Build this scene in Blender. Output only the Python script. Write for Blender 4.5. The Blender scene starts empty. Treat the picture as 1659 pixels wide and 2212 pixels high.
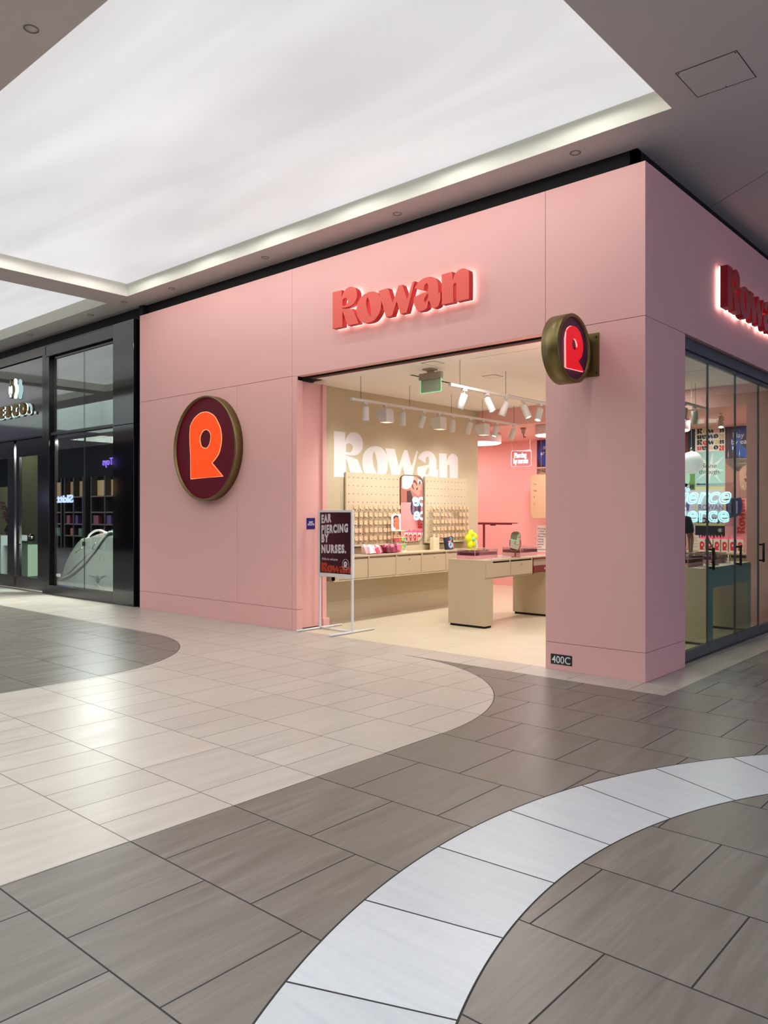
import bpy, bmesh, math, random
from mathutils import Vector, Matrix, Euler
random.seed(7)
S = bpy.context.scene
COL = S.collection
# ---------------- camera, world, exposure ----------------
cam_d = bpy.data.cameras.new('camera'); cam = bpy.data.objects.new('camera', cam_d); COL.objects.link(cam)
cam_d.sensor_fit = 'HORIZONTAL'; cam_d.sensor_width = 36.0
cam_d.lens = 36.0 * 1691.6 / 1659.0
cam_d.shift_y = 2.0 / 1659.0
cam_d.clip_start = 0.05; cam_d.clip_end = 200
cam.location = (2.8576, -6.7052, 1.5)
cam.rotation_euler = (math.pi / 2, 0, math.radians(131.537 - 90))
S.camera = cam
S.view_settings.view_transform = 'Standard'
S.view_settings.look = 'None'
S.view_settings.exposure = 0.12
S.view_settings.gamma = 1.0
S.view_settings.use_curve_mapping = False
world = bpy.data.worlds.new('world'); S.world = world; world.use_nodes = True
world.node_tree.nodes['Background'].inputs[0].default_value = (0.62, 0.69, 1.0, 1)
world.node_tree.nodes['Background'].inputs[1].default_value = 3.0
PANEL_E = 0.64        # luminous ceiling fabric in view
PANEL_B = 3.7
PANEL_FILL_W = 13.5          # added unseen spots just below the fabric, brighten the facade, each         # luminous ceiling fields further back along the mall
SPOT_W = 25.5         # track spot heads
FILL_W = 26.0         # added unseen fill lights under the shop ceiling
SPOT_COL = (1.0, 0.965, 0.92)

# ---------------- helpers ----------------
def lin(h):
    if isinstance(h, str):
        c = [int(h[i:i + 2], 16) / 255 for i in (0, 2, 4)]
    else:
        c = [v / 255 for v in h]
    return tuple((v / 12.92 if v <= .04045 else ((v + .055) / 1.055) ** 2.4) for v in c) + (1.0,)
MATS = {}
def mat(name, col=None, rough=.5, metal=0.0, emit=None, es=1.0, alpha=None, coat=0.0, spec=.5, bump=0.0, bscale=40.0, trans=0.0, var=0.0):
    if name in MATS: return MATS[name]
    m = bpy.data.materials.new(name); m.use_nodes = True
    nt = m.node_tree; b = nt.nodes['Principled BSDF']
    c = lin(col) if col is not None else (0.8, 0.8, 0.8, 1)
    b.inputs['Base Color'].default_value = c
    b.inputs['Roughness'].default_value = rough
    b.inputs['Metallic'].default_value = metal
    b.inputs['Specular IOR Level'].default_value = spec
    b.inputs['Coat Weight'].default_value = coat
    b.inputs['Coat Roughness'].default_value = .04
    b.inputs['Transmission Weight'].default_value = trans
    if emit is not None:
        b.inputs['Emission Color'].default_value = lin(emit); b.inputs['Emission Strength'].default_value = es
    if alpha is not None: b.inputs['Alpha'].default_value = alpha
    tc = nt.nodes.new('ShaderNodeTexCoord')
    nz = nt.nodes.new('ShaderNodeTexNoise'); nz.inputs['Scale'].default_value = bscale
    nt.links.new(tc.outputs['Object'], nz.inputs['Vector'])
    if var > 0:
        mx = nt.nodes.new('ShaderNodeMix'); mx.data_type = 'RGBA'; mx.blend_type = 'MULTIPLY'
        mx.inputs[0].default_value = 1.0
        mr = nt.nodes.new('ShaderNodeMapRange'); mr.inputs[3].default_value = 1 - var; mr.inputs[4].default_value = 1.0
        nt.links.new(nz.outputs[0], mr.inputs[0])
        mx.inputs[6].default_value = c
        nt.links.new(mr.outputs[0], mx.inputs[7]); nt.links.new(mx.outputs[2], b.inputs['Base Color'])
    if bump > 0:
        bp = nt.nodes.new('ShaderNodeBump'); bp.inputs['Strength'].default_value = bump; bp.inputs['Distance'].default_value = .01
        nt.links.new(nz.outputs[0], bp.inputs['Height']); nt.links.new(bp.outputs[0], b.inputs['Normal'])
    MATS[name] = m
    return m
def glass_mat(name, tint=(255, 255, 255), refl=.10, power=3.0, rmax=.9):
    """thin architectural glass: clear pane with a mirror reflection that grows towards grazing view"""
    if name in MATS: return MATS[name]
    m = bpy.data.materials.new(name); m.use_nodes = True; nt = m.node_tree
    for n in list(nt.nodes): nt.nodes.remove(n)
    out = nt.nodes.new('ShaderNodeOutputMaterial'); mx = nt.nodes.new('ShaderNodeMixShader')
    tr = nt.nodes.new('ShaderNodeBsdfTransparent'); tr.inputs[0].default_value = lin(tint)
    gl = nt.nodes.new('ShaderNodeBsdfGlossy'); gl.inputs['Roughness'].default_value = 0.0
    gl.inputs['Color'].default_value = lin((238, 243, 239))
    lw = nt.nodes.new('ShaderNodeLayerWeight'); lw.inputs[0].default_value = .5
    pw = nt.nodes.new('ShaderNodeMath'); pw.operation = 'POWER'; pw.inputs[1].default_value = power
    mr = nt.nodes.new('ShaderNodeMapRange'); mr.inputs[3].default_value = refl; mr.inputs[4].default_value = rmax
    nt.links.new(lw.outputs['Facing'], pw.inputs[0]); nt.links.new(pw.outputs[0], mr.inputs[0])
    nt.links.new(mr.outputs[0], mx.inputs[0]); nt.links.new(tr.outputs[0], mx.inputs[1]); nt.links.new(gl.outputs[0], mx.inputs[2])
    nt.links.new(mx.outputs[0], out.inputs[0])
    MATS[name] = m
    return m
WPOS = {}
class MB:
    def __init__(s): s.v = []; s.f = []; s.mi = []; s.sm = []
    def add(s, vs, fs, mi=0, smooth=False):
        o = len(s.v); s.v += [tuple(v) for v in vs]
        for f in fs: s.f.append([i + o for i in f]); s.mi.append(mi); s.sm.append(smooth)
        return s
    def box(s, x0, x1, y0, y1, z0, z1, mi=0, M=None):
        x0, x1 = sorted((x0, x1)); y0, y1 = sorted((y0, y1)); z0, z1 = sorted((z0, z1))
        vs = [(x0, y0, z0), (x1, y0, z0), (x1, y1, z0), (x0, y1, z0), (x0, y0, z1), (x1, y0, z1), (x1, y1, z1), (x0, y1, z1)]
        if M is not None: vs = [M @ Vector(v) for v in vs]
        return s.add(vs, [(0, 3, 2, 1), (4, 5, 6, 7), (0, 1, 5, 4), (1, 2, 6, 5), (2, 3, 7, 6), (3, 0, 4, 7)], mi)
    def tube(s, pts, r, n=8, mi=0, closed=False, cap=True):
        pts = [Vector(p) for p in pts]; N = len(pts); rings = []; o = len(s.v)
        up = None
        for i, p in enumerate(pts):
            if closed: d = pts[(i + 1) % N] - pts[i - 1]
            elif i == 0: d = pts[1] - p
            elif i == N - 1: d = p - pts[-2]
            else: d = (pts[i + 1] - p).normalized() + (p - pts[i - 1]).normalized()
            d = d.normalized()
            if up is None: up = Vector((0, 0, 1)) if abs(d.z) < .9 else Vector((1, 0, 0))
            a = d.cross(up).normalized(); b = d.cross(a).normalized(); up = -b if False else up
            rr = r[i] if isinstance(r, (list, tuple)) else r
            for k in range(n):
                t = 2 * math.pi * k / n
                s.v.append(tuple(p + a * math.cos(t) * rr + b * math.sin(t) * rr))
        M = N if closed else N - 1
        for i in range(M):
            for k in range(n):
                a0 = o + i * n + k; a1 = o + i * n + (k + 1) % n
                b0 = o + ((i + 1) % N) * n + k; b1 = o + ((i + 1) % N) * n + (k + 1) % n
                s.f.append([a0, b0, b1, a1]); s.mi.append(mi); s.sm.append(True)
        if cap and not closed:
            s.f.append([o + k for k in range(n)]); s.mi.append(mi); s.sm.append(False)
            s.f.append([o + (N - 1) * n + k for k in reversed(range(n))]); s.mi.append(mi); s.sm.append(False)
        return s
    def lathe(s, prof, c=(0, 0, 0), n=32, mi=0, M=None, smooth=True):
        """prof: (radius, height) pairs about local z"""
        o = len(s.v); P = len(prof)
        for (r, h) in prof:
            for k in range(n):
                t = 2 * math.pi * k / n
                v = Vector((r * math.cos(t), r * math.sin(t), h))
                if M is not None: v = M @ v
                s.v.append(tuple(v + Vector(c)))
        for i in range(P - 1):
            for k in range(n):
                a0 = o + i * n + k; a1 = o + i * n + (k + 1) % n; b0 = a0 + n; b1 = a1 + n
                s.f.append([a0, a1, b1, b0]); s.mi.append(mi); s.sm.append(smooth)
        if prof[0] == prof[-1]: return s
        if prof[0][0] > 1e-6: s.f.append([o + k for k in reversed(range(n))]); s.mi.append(mi); s.sm.append(False)
        if prof[-1][0] > 1e-6: s.f.append([o + (P - 1) * n + k for k in range(n)]); s.mi.append(mi); s.sm.append(False)
        return s
    def sphere(s, c, r, n=20, m=12, mi=0, sc=(1, 1, 1), M=None):
        o = len(s.v)
        for i in range(m + 1):
            ph = math.pi * i / m
            for k in range(n):
                t = 2 * math.pi * k / n
                v = Vector((r * sc[0] * math.sin(ph) * math.cos(t), r * sc[1] * math.sin(ph) * math.sin(t), r * sc[2] * math.cos(ph)))
                if M is not None: v = M @ v
                s.v.append(tuple(v + Vector(c)))
        for i in range(m):
            for k in range(n):
                a0 = o + i * n + k; a1 = o + i * n + (k + 1) % n
                s.f.append([a0, a0 + n, a1 + n, a1]); s.mi.append(mi); s.sm.append(True)
        return s
    def prism(s, poly, plane, d0, d1, mi=0):
        """poly of (a,b); plane 'x','y','z' = the axis it is extruded along, from d0 to d1"""
        def pt(a, b, d): return {'y': (a, d, b), 'x': (d, a, b), 'z': (a, b, d)}[plane]
        n = len(poly); vs = [pt(a, b, d0) for a, b in poly] + [pt(a, b, d1) for a, b in poly]
        return s.add(vs, [list(range(n)), list(reversed(range(n, 2 * n)))] + [(i, (i + 1) % n, n + (i + 1) % n, n + i) for i in range(n)], mi)
    def merge(s, me, M=None, mi=0, smooth=False):
        vs = [(M @ v.co) if M is not None else v.co for v in me.vertices]
        return s.add(vs, [list(p.vertices) for p in me.polygons], mi, smooth)
    def build(s, name, mats, parent=None, bevel=0, origin=None, seg=2, solid=0, fixn=True):
        if not isinstance(mats, (list, tuple)): mats = [mats]
        if parent is not None: off = WPOS[parent.name]
        elif origin is not None: off = Vector(origin)
        else:
            xs = [v[0] for v in s.v]; ys = [v[1] for v in s.v]; zs = [v[2] for v in s.v]
            off = Vector(((min(xs) + max(xs)) / 2, (min(ys) + max(ys)) / 2, min(zs)))
        me = bpy.data.meshes.new(name)
        me.from_pydata([(v[0] - off.x, v[1] - off.y, v[2] - off.z) for v in s.v], [], s.f)
        for m in mats: me.materials.append(m)
        for p, mi, sm in zip(me.polygons, s.mi, s.sm): p.material_index = mi; p.use_smooth = sm
        if fixn:
            bm = bmesh.new(); bm.from_mesh(me); bmesh.ops.recalc_face_normals(bm, faces=bm.faces); bm.to_mesh(me); bm.free()
        o = bpy.data.objects.new(name, me); COL.objects.link(o)
        if parent is not None: o.parent = parent; o.location = (0, 0, 0)
        else: o.location = off
        WPOS[o.name] = off
        if solid:
            md = o.modifiers.new('solid', 'SOLIDIFY'); md.thickness = solid; md.offset = 0
        if bevel > 0:
            md = o.modifiers.new('bevel', 'BEVEL'); md.width = bevel; md.segments = seg; md.limit_method = 'ANGLE'
        return o
def tag(o, label, cat, group=None, kind=None):
    if label: o['label'] = label
    if cat: o['category'] = cat
    if group: o['group'] = group
    if kind: o['kind'] = kind
    return o
def thing(name, loc, label, cat, group=None):
    o = bpy.data.objects.new(name, None); COL.objects.link(o); o.location = loc; o.empty_display_size = .1
    WPOS[o.name] = Vector(loc)
    return tag(o, label, cat, group)
def struct(o, label=None):
    o['kind'] = 'structure'
    if label: o['label'] = label
    return o
def copy_tree(o, parent=None):
    c = o.copy(); COL.objects.link(c); c.parent = parent
    WPOS[c.name] = WPOS.get(o.name, Vector())
    for ch in list(o.children): copy_tree(ch, c)
    return c
def smooth(poly, sub=4, ang=38):
    """catmull-rom through the gentle points of a closed outline, sharp corners kept"""
    n = len(poly); P = [Vector((p[0], p[1])) for p in poly]; corner = []
    for i in range(n):
        a = P[i] - P[i - 1]; b = P[(i + 1) % n] - P[i]
        if a.length < 1e-6 or b.length < 1e-6: corner.append(True); continue
        corner.append(abs(math.degrees(a.angle(b))) > ang)
    out = []
    for i in range(n):
        p1 = P[i]; p2 = P[(i + 1) % n]; p0 = P[i - 1]; p3 = P[(i + 2) % n]
        if corner[i]: p0 = p1
        if corner[(i + 1) % n]: p3 = p2
        if corner[i] and corner[(i + 1) % n]: out.append(tuple(p1)); continue
        for k in range(sub):
            t = k / sub; t2 = t * t; t3 = t2 * t
            out.append(tuple(.5 * ((2 * p1) + (p2 - p0) * t + (2 * p0 - 5 * p1 + 4 * p2 - p3) * t2 + (3 * p1 - p0 - 3 * p2 + p3) * t3)))
    return out
def curve_mesh(polys, depth, bev=0.0):
    """flat outline (with holes) in local xy, thickness from z=0 to z=depth"""
    cu = bpy.data.curves.new('tmp', 'CURVE'); cu.dimensions = '2D'; cu.fill_mode = 'BOTH'
    for p in polys:
        sp = cu.splines.new('POLY'); sp.points.add(len(p) - 1)
        for q, co in zip(sp.points, p): q.co = (co[0], co[1], 0, 1)
        sp.use_cyclic_u = True
    cu.extrude = depth / 2; cu.bevel_depth = bev
    o = bpy.data.objects.new('tmp', cu); me = bpy.data.meshes.new_from_object(o)
    bpy.data.objects.remove(o)
    me.transform(Matrix.Translation((0, 0, depth / 2)))
    return me
def text_mesh(txt, size=.1, depth=.002, off=0.0, shear=0.0, align='LEFT', space=1.0, tube=0.0, xscale=1.0, line=1.0):
    cu = bpy.data.curves.new('tmp', 'FONT'); cu.body = txt; cu.size = size; cu.extrude = depth / 2
    cu.offset = off; cu.shear = shear; cu.align_x = align; cu.space_character = space; cu.space_line = line; cu.resolution_u = 3
    if tube > 0: cu.fill_mode = 'NONE'; cu.extrude = 0; cu.bevel_depth = tube; cu.bevel_resolution = 1; cu.resolution_u = 8
    o = bpy.data.objects.new('tmp', cu); me = bpy.data.meshes.new_from_object(o); bpy.data.objects.remove(o)
    me.transform(Matrix.Translation((0, 0, depth / 2)) @ Matrix.Diagonal((xscale, 1, 1, 1)))
    return me
# local xy drawing -> upright plane.  'front': faces -Y, x to +X.  'side': faces +X, x to +Y
def on_front(x, y, z, s=1): return Matrix.Translation((x, y, z)) @ Matrix.Rotation(math.pi / 2, 4, 'X') @ Matrix.Scale(s, 4)
def on_side(x, y, z, s=1): return Matrix.Translation((x, y, z)) @ Matrix.Rotation(math.pi / 2, 4, 'Z') @ Matrix.Rotation(math.pi / 2, 4, 'X') @ Matrix.Scale(s, 4)
LOGO=[
('R', [[0.0, 0.2201], [0.0768, 0.2198], [0.0774, 0.1736], [0.0828, 0.1887], [0.0936, 0.2034], [0.1118, 0.2183], [0.1362, 0.2252], [0.1609, 0.2233], [0.1827, 0.213], [0.1971, 0.1968], [0.2027, 0.1779], [0.2015, 0.1563], [0.1933, 0.1386], [0.1764, 0.1226], [0.1516, 0.1127], [0.124, 0.109], [0.1027, 0.1095], [0.0816, 0.1121], [0.0816, 0.1084], [0.124, 0.1005], [0.1578, 0.0929], [0.1683, 0.0866], [0.216, 0], [0.1252, 0], [0.0834, 0.095], [0.0834, 0], [0.0, 0]] , [[[0.0828, 0.1564], [0.0888, 0.1626], [0.1027, 0.1669], [0.1179, 0.1646], [0.127, 0.1558], [0.1289, 0.1453], [0.1228, 0.1322], [0.1118, 0.1253], [0.0967, 0.1231], [0.0834, 0.1249]]] ),
('o', [[0.2879, 0.1652], [0.2491, 0.1558], [0.2204, 0.1372], [0.2046, 0.1134], [0.1983, 0.0851], [0.2021, 0.053], [0.216, 0.0256], [0.2363, 0.004], [0.2652, -0.007], [0.3009, -0.009], [0.3371, -0.003], [0.3671, 0.0202], [0.3859, 0.0476], [0.3927, 0.0791], [0.3893, 0.1102], [0.3738, 0.1383], [0.3471, 0.1579], [0.3173, 0.1653]] , [[[0.2846, 0.1384], [0.2762, 0.1217], [0.2762, 0.0955], [0.2814, 0.0696], [0.2911, 0.0473], [0.3042, 0.0259], [0.3107, 0.027], [0.3127, 0.0446], [0.3107, 0.0709], [0.3042, 0.0969], [0.2957, 0.1228], [0.2892, 0.1364]]] ),
('w', [[0.3711, 0.1599], [0.4453, 0.1609], [0.4779, 0.0718], [0.5222, 0.1605], [0.5486, 0.1607], [0.5846, 0.0742], [0.6233, 0.161], [0.6388, 0.162], [0.5803, 0], [0.5357, 0], [0.5081, 0.0754], [0.473, 0], [0.4288, 0]] , [] ),
('a', [[0.7168, 0.1666], [0.7512, 0.1639], [0.7798, 0.1497], [0.7962, 0.1267], [0.8009, 0.1005], [0.8009, 0.0636], [0.815, 0.0714], [0.815, 0.0315], [0.8017, -0.002], [0.7744, -0.009], [0.7551, -0.004], [0.7435, 0.029], [0.7343, 0.0372], [0.7244, 0.0], [0.6941, -0.009], [0.6604, -0.007], [0.6403, 0.0253], [0.63, 0.0506], [0.6329, 0.0763], [0.7298, 0.0915], [0.7328, 0.1139], [0.729, 0.1303], [0.7206, 0.137], [0.7092, 0.1293], [0.7039, 0.1149], [0.7016, 0.0996], [0.6344, 0.1239], [0.6604, 0.1478], [0.6866, 0.161]] , [[[0.7321, 0.0783], [0.7206, 0.0722], [0.7062, 0.0536], [0.7032, 0.0408], [0.7107, 0.0335], [0.7244, 0.0415], [0.7336, 0.058]]] ),
('n', [[0.8237, 0.1609], [0.8931, 0.1624], [0.8972, 0.1173], [0.9053, 0.1372], [0.9215, 0.1542], [0.9461, 0.1649], [0.9709, 0.1633], [0.9917, 0.1516], [1.0009, 0.1323], [1.0009, 0], [0.9215, 0], [0.9215, 0.0842], [0.9166, 0.0977], [0.9101, 0.1003], [0.9028, 0.0956], [0.8996, 0.0783], [0.9004, 0], [0.8253, 0]] , [] ),
]
MONO=( [[0.0143, 0.802], [0.0287, 0.8345], [0.0857, 0.897], [0.1495, 0.9418], [0.2548, 0.987], [0.3451, 1.0], [0.4071, 0.9988], [0.4686, 0.9911], [0.5702, 0.9524], [0.6373, 0.9104], [0.6907, 0.8536], [0.7437, 0.7811], [0.7766, 0.7185], [0.7963, 0.6409], [0.8003, 0.5605], [0.7832, 0.4653], [0.7437, 0.371], [0.7039, 0.3247], [0.6373, 0.2713], [0.5675, 0.2257], [0.8356, 0.0184], [0.0287, 0.0], [0.0244, 0.1316], [0.0215, 0.341], [0.0072, 0.5093], [0.0, 0.6773]] , [[[0.418, 0.7333], [0.352, 0.7199], [0.3036, 0.6821], [0.2757, 0.6427], [0.2688, 0.5853], [0.2827, 0.5267], [0.3105, 0.4838], [0.3658, 0.4602], [0.4345, 0.454], [0.4822, 0.4823], [0.5162, 0.5293], [0.5365, 0.6013], [0.5338, 0.6503], [0.5026, 0.6972], [0.4618, 0.7221]]] )
# ---------------- materials ----------------
PINK = mat('pink_paint', 'EAB2AB', rough=.55, bump=.05, bscale=120, var=.03)
PINKIN = mat('pink_interior_paint', 'EEB4AE', rough=.6, var=.02)
BEIGE = mat('beige_paint', 'C6BA9A', rough=.6, var=.03, bscale=6)
BEIGEF = mat('beige_laminate', 'C4B496', rough=.42, var=.02)
SLOT = mat('shadow_gap', '15110E', rough=.8)
BLACK = mat('black_recess', '05060A', rough=.6)
CEIL = mat('mall_ceiling_paint', 'CAC6C4', rough=.9, var=.02, bscale=3)
CEILIN = mat('shop_ceiling_paint', 'F4F0E8', rough=.9)
FASCIA = mat('pocket_side_paint', 'DCDBCD', rough=.8)
BRASS = mat('olive_bronze_metal', '7A6C42', rough=.38, metal=.75)
MAROON = mat('maroon_face', '4A0516', rough=.45)
RED = mat('coral_red_acrylic', 'EA5A48', rough=.5)
REDS = mat('coral_red_side', 'C41B22', rough=.4)
WHITE = mat('white_paint', 'E6E4E4', rough=.45)
WHITEM = mat('white_powder_coat', 'D9DADC', rough=.4)
BLKM = mat('dark_bronze_frame', '15100E', rough=.14, spec=.7)
BLKP = mat('black_gloss_panel', '0C080A', rough=.07, spec=.9)
GREYM = mat('grey_metal_trim', '6E6C68', rough=.35, metal=.4)
CHROME = mat('polished_metal', 'C8C4BC', rough=.15, metal=1.0)
MIRROR = mat('mirror_silver', 'F2F2F2', rough=.01, metal=1.0)
INK = mat('dark_ink', '1A1A20', rough=.6)
OFFW = mat('off_white_print', 'E8E2E0', rough=.6)
ACRY = glass_mat('clear_acrylic', (250, 246, 248), refl=.05, power=3, rmax=.6)
GLASS = glass_mat('door_glass', (222, 232, 226), refl=.03, power=3.5, rmax=.6)
SHOPGL = glass_mat('window_glass', (236, 241, 238), refl=.08, power=1.5, rmax=.68)
BURG = mat('burgundy_velvet', '6A2338', rough=.6)

class N:
    """tiny expression builder over math nodes"""
    def __init__(s, nt, sock): s.nt = nt; s.k = sock
    def op(s, o, b=None, c=None, clamp=False):
        n = s.nt.nodes.new('ShaderNodeMath'); n.operation = o; n.use_clamp = clamp
        s.nt.links.new(s.k, n.inputs[0])
        for i, v in ((1, b), (2, c)):
            if v is None: continue
            if isinstance(v, N): s.nt.links.new(v.k, n.inputs[i])
            else: n.inputs[i].default_value = v
        return N(s.nt, n.outputs[0])
    def __add__(s, b): return s.op('ADD', b)
    def __sub__(s, b): return s.op('SUBTRACT', b)
    def __mul__(s, b): return s.op('MULTIPLY', b)
    def __truediv__(s, b): return s.op('DIVIDE', b)
    def gt(s, b): return s.op('GREATER_THAN', b)
    def lt(s, b): return s.op('LESS_THAN', b)
    def fl(s): return s.op('FLOOR')
    def inv(s): return (s * -1.0) + 1.0
    def mx(s, b): return s.op('MAXIMUM', b)
    def mn(s, b): return s.op('MINIMUM', b)
    def edge(s, pitch):          # distance to the nearest joint of a pitch-spaced grid, in metres
        f = (s / pitch) - (s / pitch).fl()
        return f.mn(f.inv()) * pitch
def mixc(nt, fac, a, b, mode='MIX'):
    m = nt.nodes.new('ShaderNodeMix'); m.data_type = 'RGBA'; m.blend_type = mode
    if isinstance(fac, N): nt.links.new(fac.k, m.inputs[0])
    else: m.inputs[0].default_value = fac
    for i, v in ((6, a), (7, b)):
        if isinstance(v, tuple): m.inputs[i].default_value = v
        else: nt.links.new(v, m.inputs[i])
    return m.outputs[2]
def floor_material():
    m = bpy.data.materials.new('porcelain_tile_floor'); m.use_nodes = True; nt = m.node_tree
    bs = nt.nodes['Principled BSDF']
    tc = nt.nodes.new('ShaderNodeTexCoord'); sp = nt.nodes.new('ShaderNodeSeparateXYZ')
    nt.links.new(tc.outputs['Object'], sp.inputs[0])
    X = N(nt, sp.outputs[0]); Y = N(nt, sp.outputs[1])
    W = .0035
    R = ((Y + .705) / .5845); row = R.fl(); rowe = (Y + .705).edge(.5845)
    odd = row.op('FLOORED_MODULO', 2.0).gt(.5)               # strip rows in the cream field
    half = (row / 2.0).fl().op('FLOORED_MODULO', 2.0).gt(.5)
    # dark running bond
    offd = odd * .2925
    xd = X - .19 + offd
    dke = xd.edge(.585); did = (xd / .585).fl()
    # cream
    xc = (X + .385) + half * .29
    cfe = xc.edge(.575); cse = (X + .38).edge(.2852)
    ce = cse * odd + cfe * odd.inv()
    cid = ((X + .38) / .2852).fl() * odd + (xc / .575).fl() * odd.inv()
    # circles
    def dist(cx, cy):
        a = X - cx; b = Y - cy
        return ((a * a) + (b * b)).op('SQRT')
    r1 = dist(-2.44, -2.44); R1 = 2.06
    cream_curve = (X.lt(-.38)) * ((X.gt(-2.44) * Y.gt(-2.44) * r1.gt(R1)).inv())
    yb = Y.gt(-.37); xb = X.lt(.316)
    border = yb * xb
    cream = cream_curve.mx(border)
    r2 = dist(-5.75, -3.22); R2 = 1.90
    leftdark = X.lt(-3.84) * Y.lt(-1.315) * ((X.gt(-5.75) * Y.gt(-3.22) * r2.gt(R2)).inv())
    cream = cream * leftdark.inv()
    r3 = dist(4.40, -3.67)
    band = r3.lt(3.703) * r3.gt(3.135)
    inner = r3.lt(3.135)
    ang = (Y + 3.67).op('ARCTAN2', (X - 4.40) * -1.0)          # angle seen from the circle centre, 0 along -x
    be = (ang - .0927).edge(.157) * 3.4; bid = ((ang - .0927) / .157).fl()
    # joints
    zj = (r1 - R1).op('ABSOLUTE').lt(.004) * X.gt(-2.44) * Y.gt(-2.44) * X.lt(-.38)
    zj = zj.mx((X + .38).op('ABSOLUTE').lt(.003) * Y.lt(-2.44))
    zj = zj.mx((r2 - R2).op('ABSOLUTE').lt(.004) * X.gt(-5.75) * Y.gt(-3.22) * X.lt(-3.84))
    zj = zj.mx((r3 - 3.703).op('ABSOLUTE').lt(.004)).mx((r3 - 3.135).op('ABSOLUTE').lt(.004))
    jd = rowe.mn(dke).lt(W); jc = rowe.mn(ce).lt(W * .8); jb = be.lt(W * 1.1)
    jbo = ((Y - .03).op('ABSOLUTE').lt(.003)).mx((Y + .37).op('ABSOLUTE').lt(.002)).mx((X - .0).edge(.585).lt(.003))
    jo = (X - .316).op('ABSOLUTE').lt(.002)
    inb = border
    jc = jc * inb.inv() + (jbo * inb)
    j = jd * cream.inv() + jc * cream
    j = j * band.inv() + jb * band
    j = j.mx(zj).mn(1.0)
    # tile tone variation
    def wn(a, b):
        c = nt.nodes.new('ShaderNodeCombineXYZ'); nt.links.new(a.k, c.inputs[0]); nt.links.new(b.k, c.inputs[1])
        w = nt.nodes.new('ShaderNodeTexWhiteNoise'); w.noise_dimensions = '3D'; nt.links.new(c.outputs[0], w.inputs['Vector'])
        return N(nt, w.outputs['Value'])
    tid = did * cream.inv() + (cid + 77.0) * cream
    tid = tid * band.inv() + (bid + 300.0) * band
    rw = row * band.inv()
    v1 = wn(tid, rw)
    # stone veins: long streaks along y, each tile shifted
    def veins(sx, sy, rot, det, dstn, seed):
        mp = nt.nodes.new('ShaderNodeMapping'); nt.links.new(tc.outputs['Object'], mp.inputs[0])
        mp.inputs['Scale'].default_value = (sx, sy, 1); mp.inputs['Rotation'].default_value = (0, 0, rot)
        ad = nt.nodes.new('ShaderNodeVectorMath'); ad.operation = 'ADD'
        cb = nt.nodes.new('ShaderNodeCombineXYZ'); nt.links.new((v1 * 37.0).k, cb.inputs[0]); nt.links.new((v1 * 91.0 + seed).k, cb.inputs[1])
        nt.links.new(mp.outputs[0], ad.inputs[0]); nt.links.new(cb.outputs[0], ad.inputs[1])
        nz = nt.nodes.new('ShaderNodeTexNoise'); nz.inputs['Scale'].default_value = 1; nz.inputs['Detail'].default_value = det
        nz.inputs['Roughness'].default_value = .62; nz.inputs['Distortion'].default_value = dstn
        nt.links.new(ad.outputs[0], nz.inputs['Vector']); return N(nt, nz.outputs[0])
    vd = veins(16, 1.1, .10, 5, .5, 0)
    vd2 = veins(60, 3.5, .10, 4, .2, 5)
    fine = veins(260, 200, 0, 2, 0, 9)
    vb = veins(2.0, 22, -.10, 5, .4, 0)
    vein = vd * band.inv() + vb * band
    def ramp(x, lo, hi): return ((x - lo) / (hi - lo)).op('ADD', 0.0, clamp=True)
    t = ramp(vein, .36, .64); t2 = ramp(vd2, .38, .62)
    dark = mixc(nt, t, lin('686259'), lin('7C756C')); dark = mixc(nt, t2 * .4, dark, lin('635D56'))
    dark = mixc(nt, fine.gt(.55) * .12, dark, lin('888276'))
    crm = mixc(nt, t, lin('B4AB9F'), lin('C0B7AB')); crm = mixc(nt, t2 * .25, crm, lin('ABA194'))
    bnd = mixc(nt, t, lin('B8BBBE'), lin('C2C4C5')); bnd = mixc(nt, t2 * .2, bnd, lin('B0B3B6'))
    c = mixc(nt, cream, dark, crm); c = mixc(nt, band, c, bnd)
    sc = nt.nodes.new('ShaderNodeCombineColor')
    val = v1 * .10 + .93
    for i in range(3): nt.links.new(val.k, sc.inputs[i])
    c = mixc(nt, 1.0, c, sc.outputs[0], 'MULTIPLY')
    jcol = mixc(nt, (cream * (band.inv())), lin('24221F'), lin('6B6359'))
    c = mixc(nt, j, c, jcol)
    nt.links.new(c, bs.inputs['Base Color'])
    rg = (t * .08) + .30 + j * .4
    nt.links.new(rg.k, bs.inputs['Roughness'])
    bs.inputs['Specular IOR Level'].default_value = .42
    bp = nt.nodes.new('ShaderNodeBump'); bp.inputs['Strength'].default_value = .4; bp.inputs['Distance'].default_value = .003
    h = j * -1.0 + (vd2 * .05)
    nt.links.new(h.k, bp.inputs['Height']); nt.links.new(bp.outputs[0], bs.inputs['Normal'])
    return m
FLOORM = floor_material()
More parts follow.
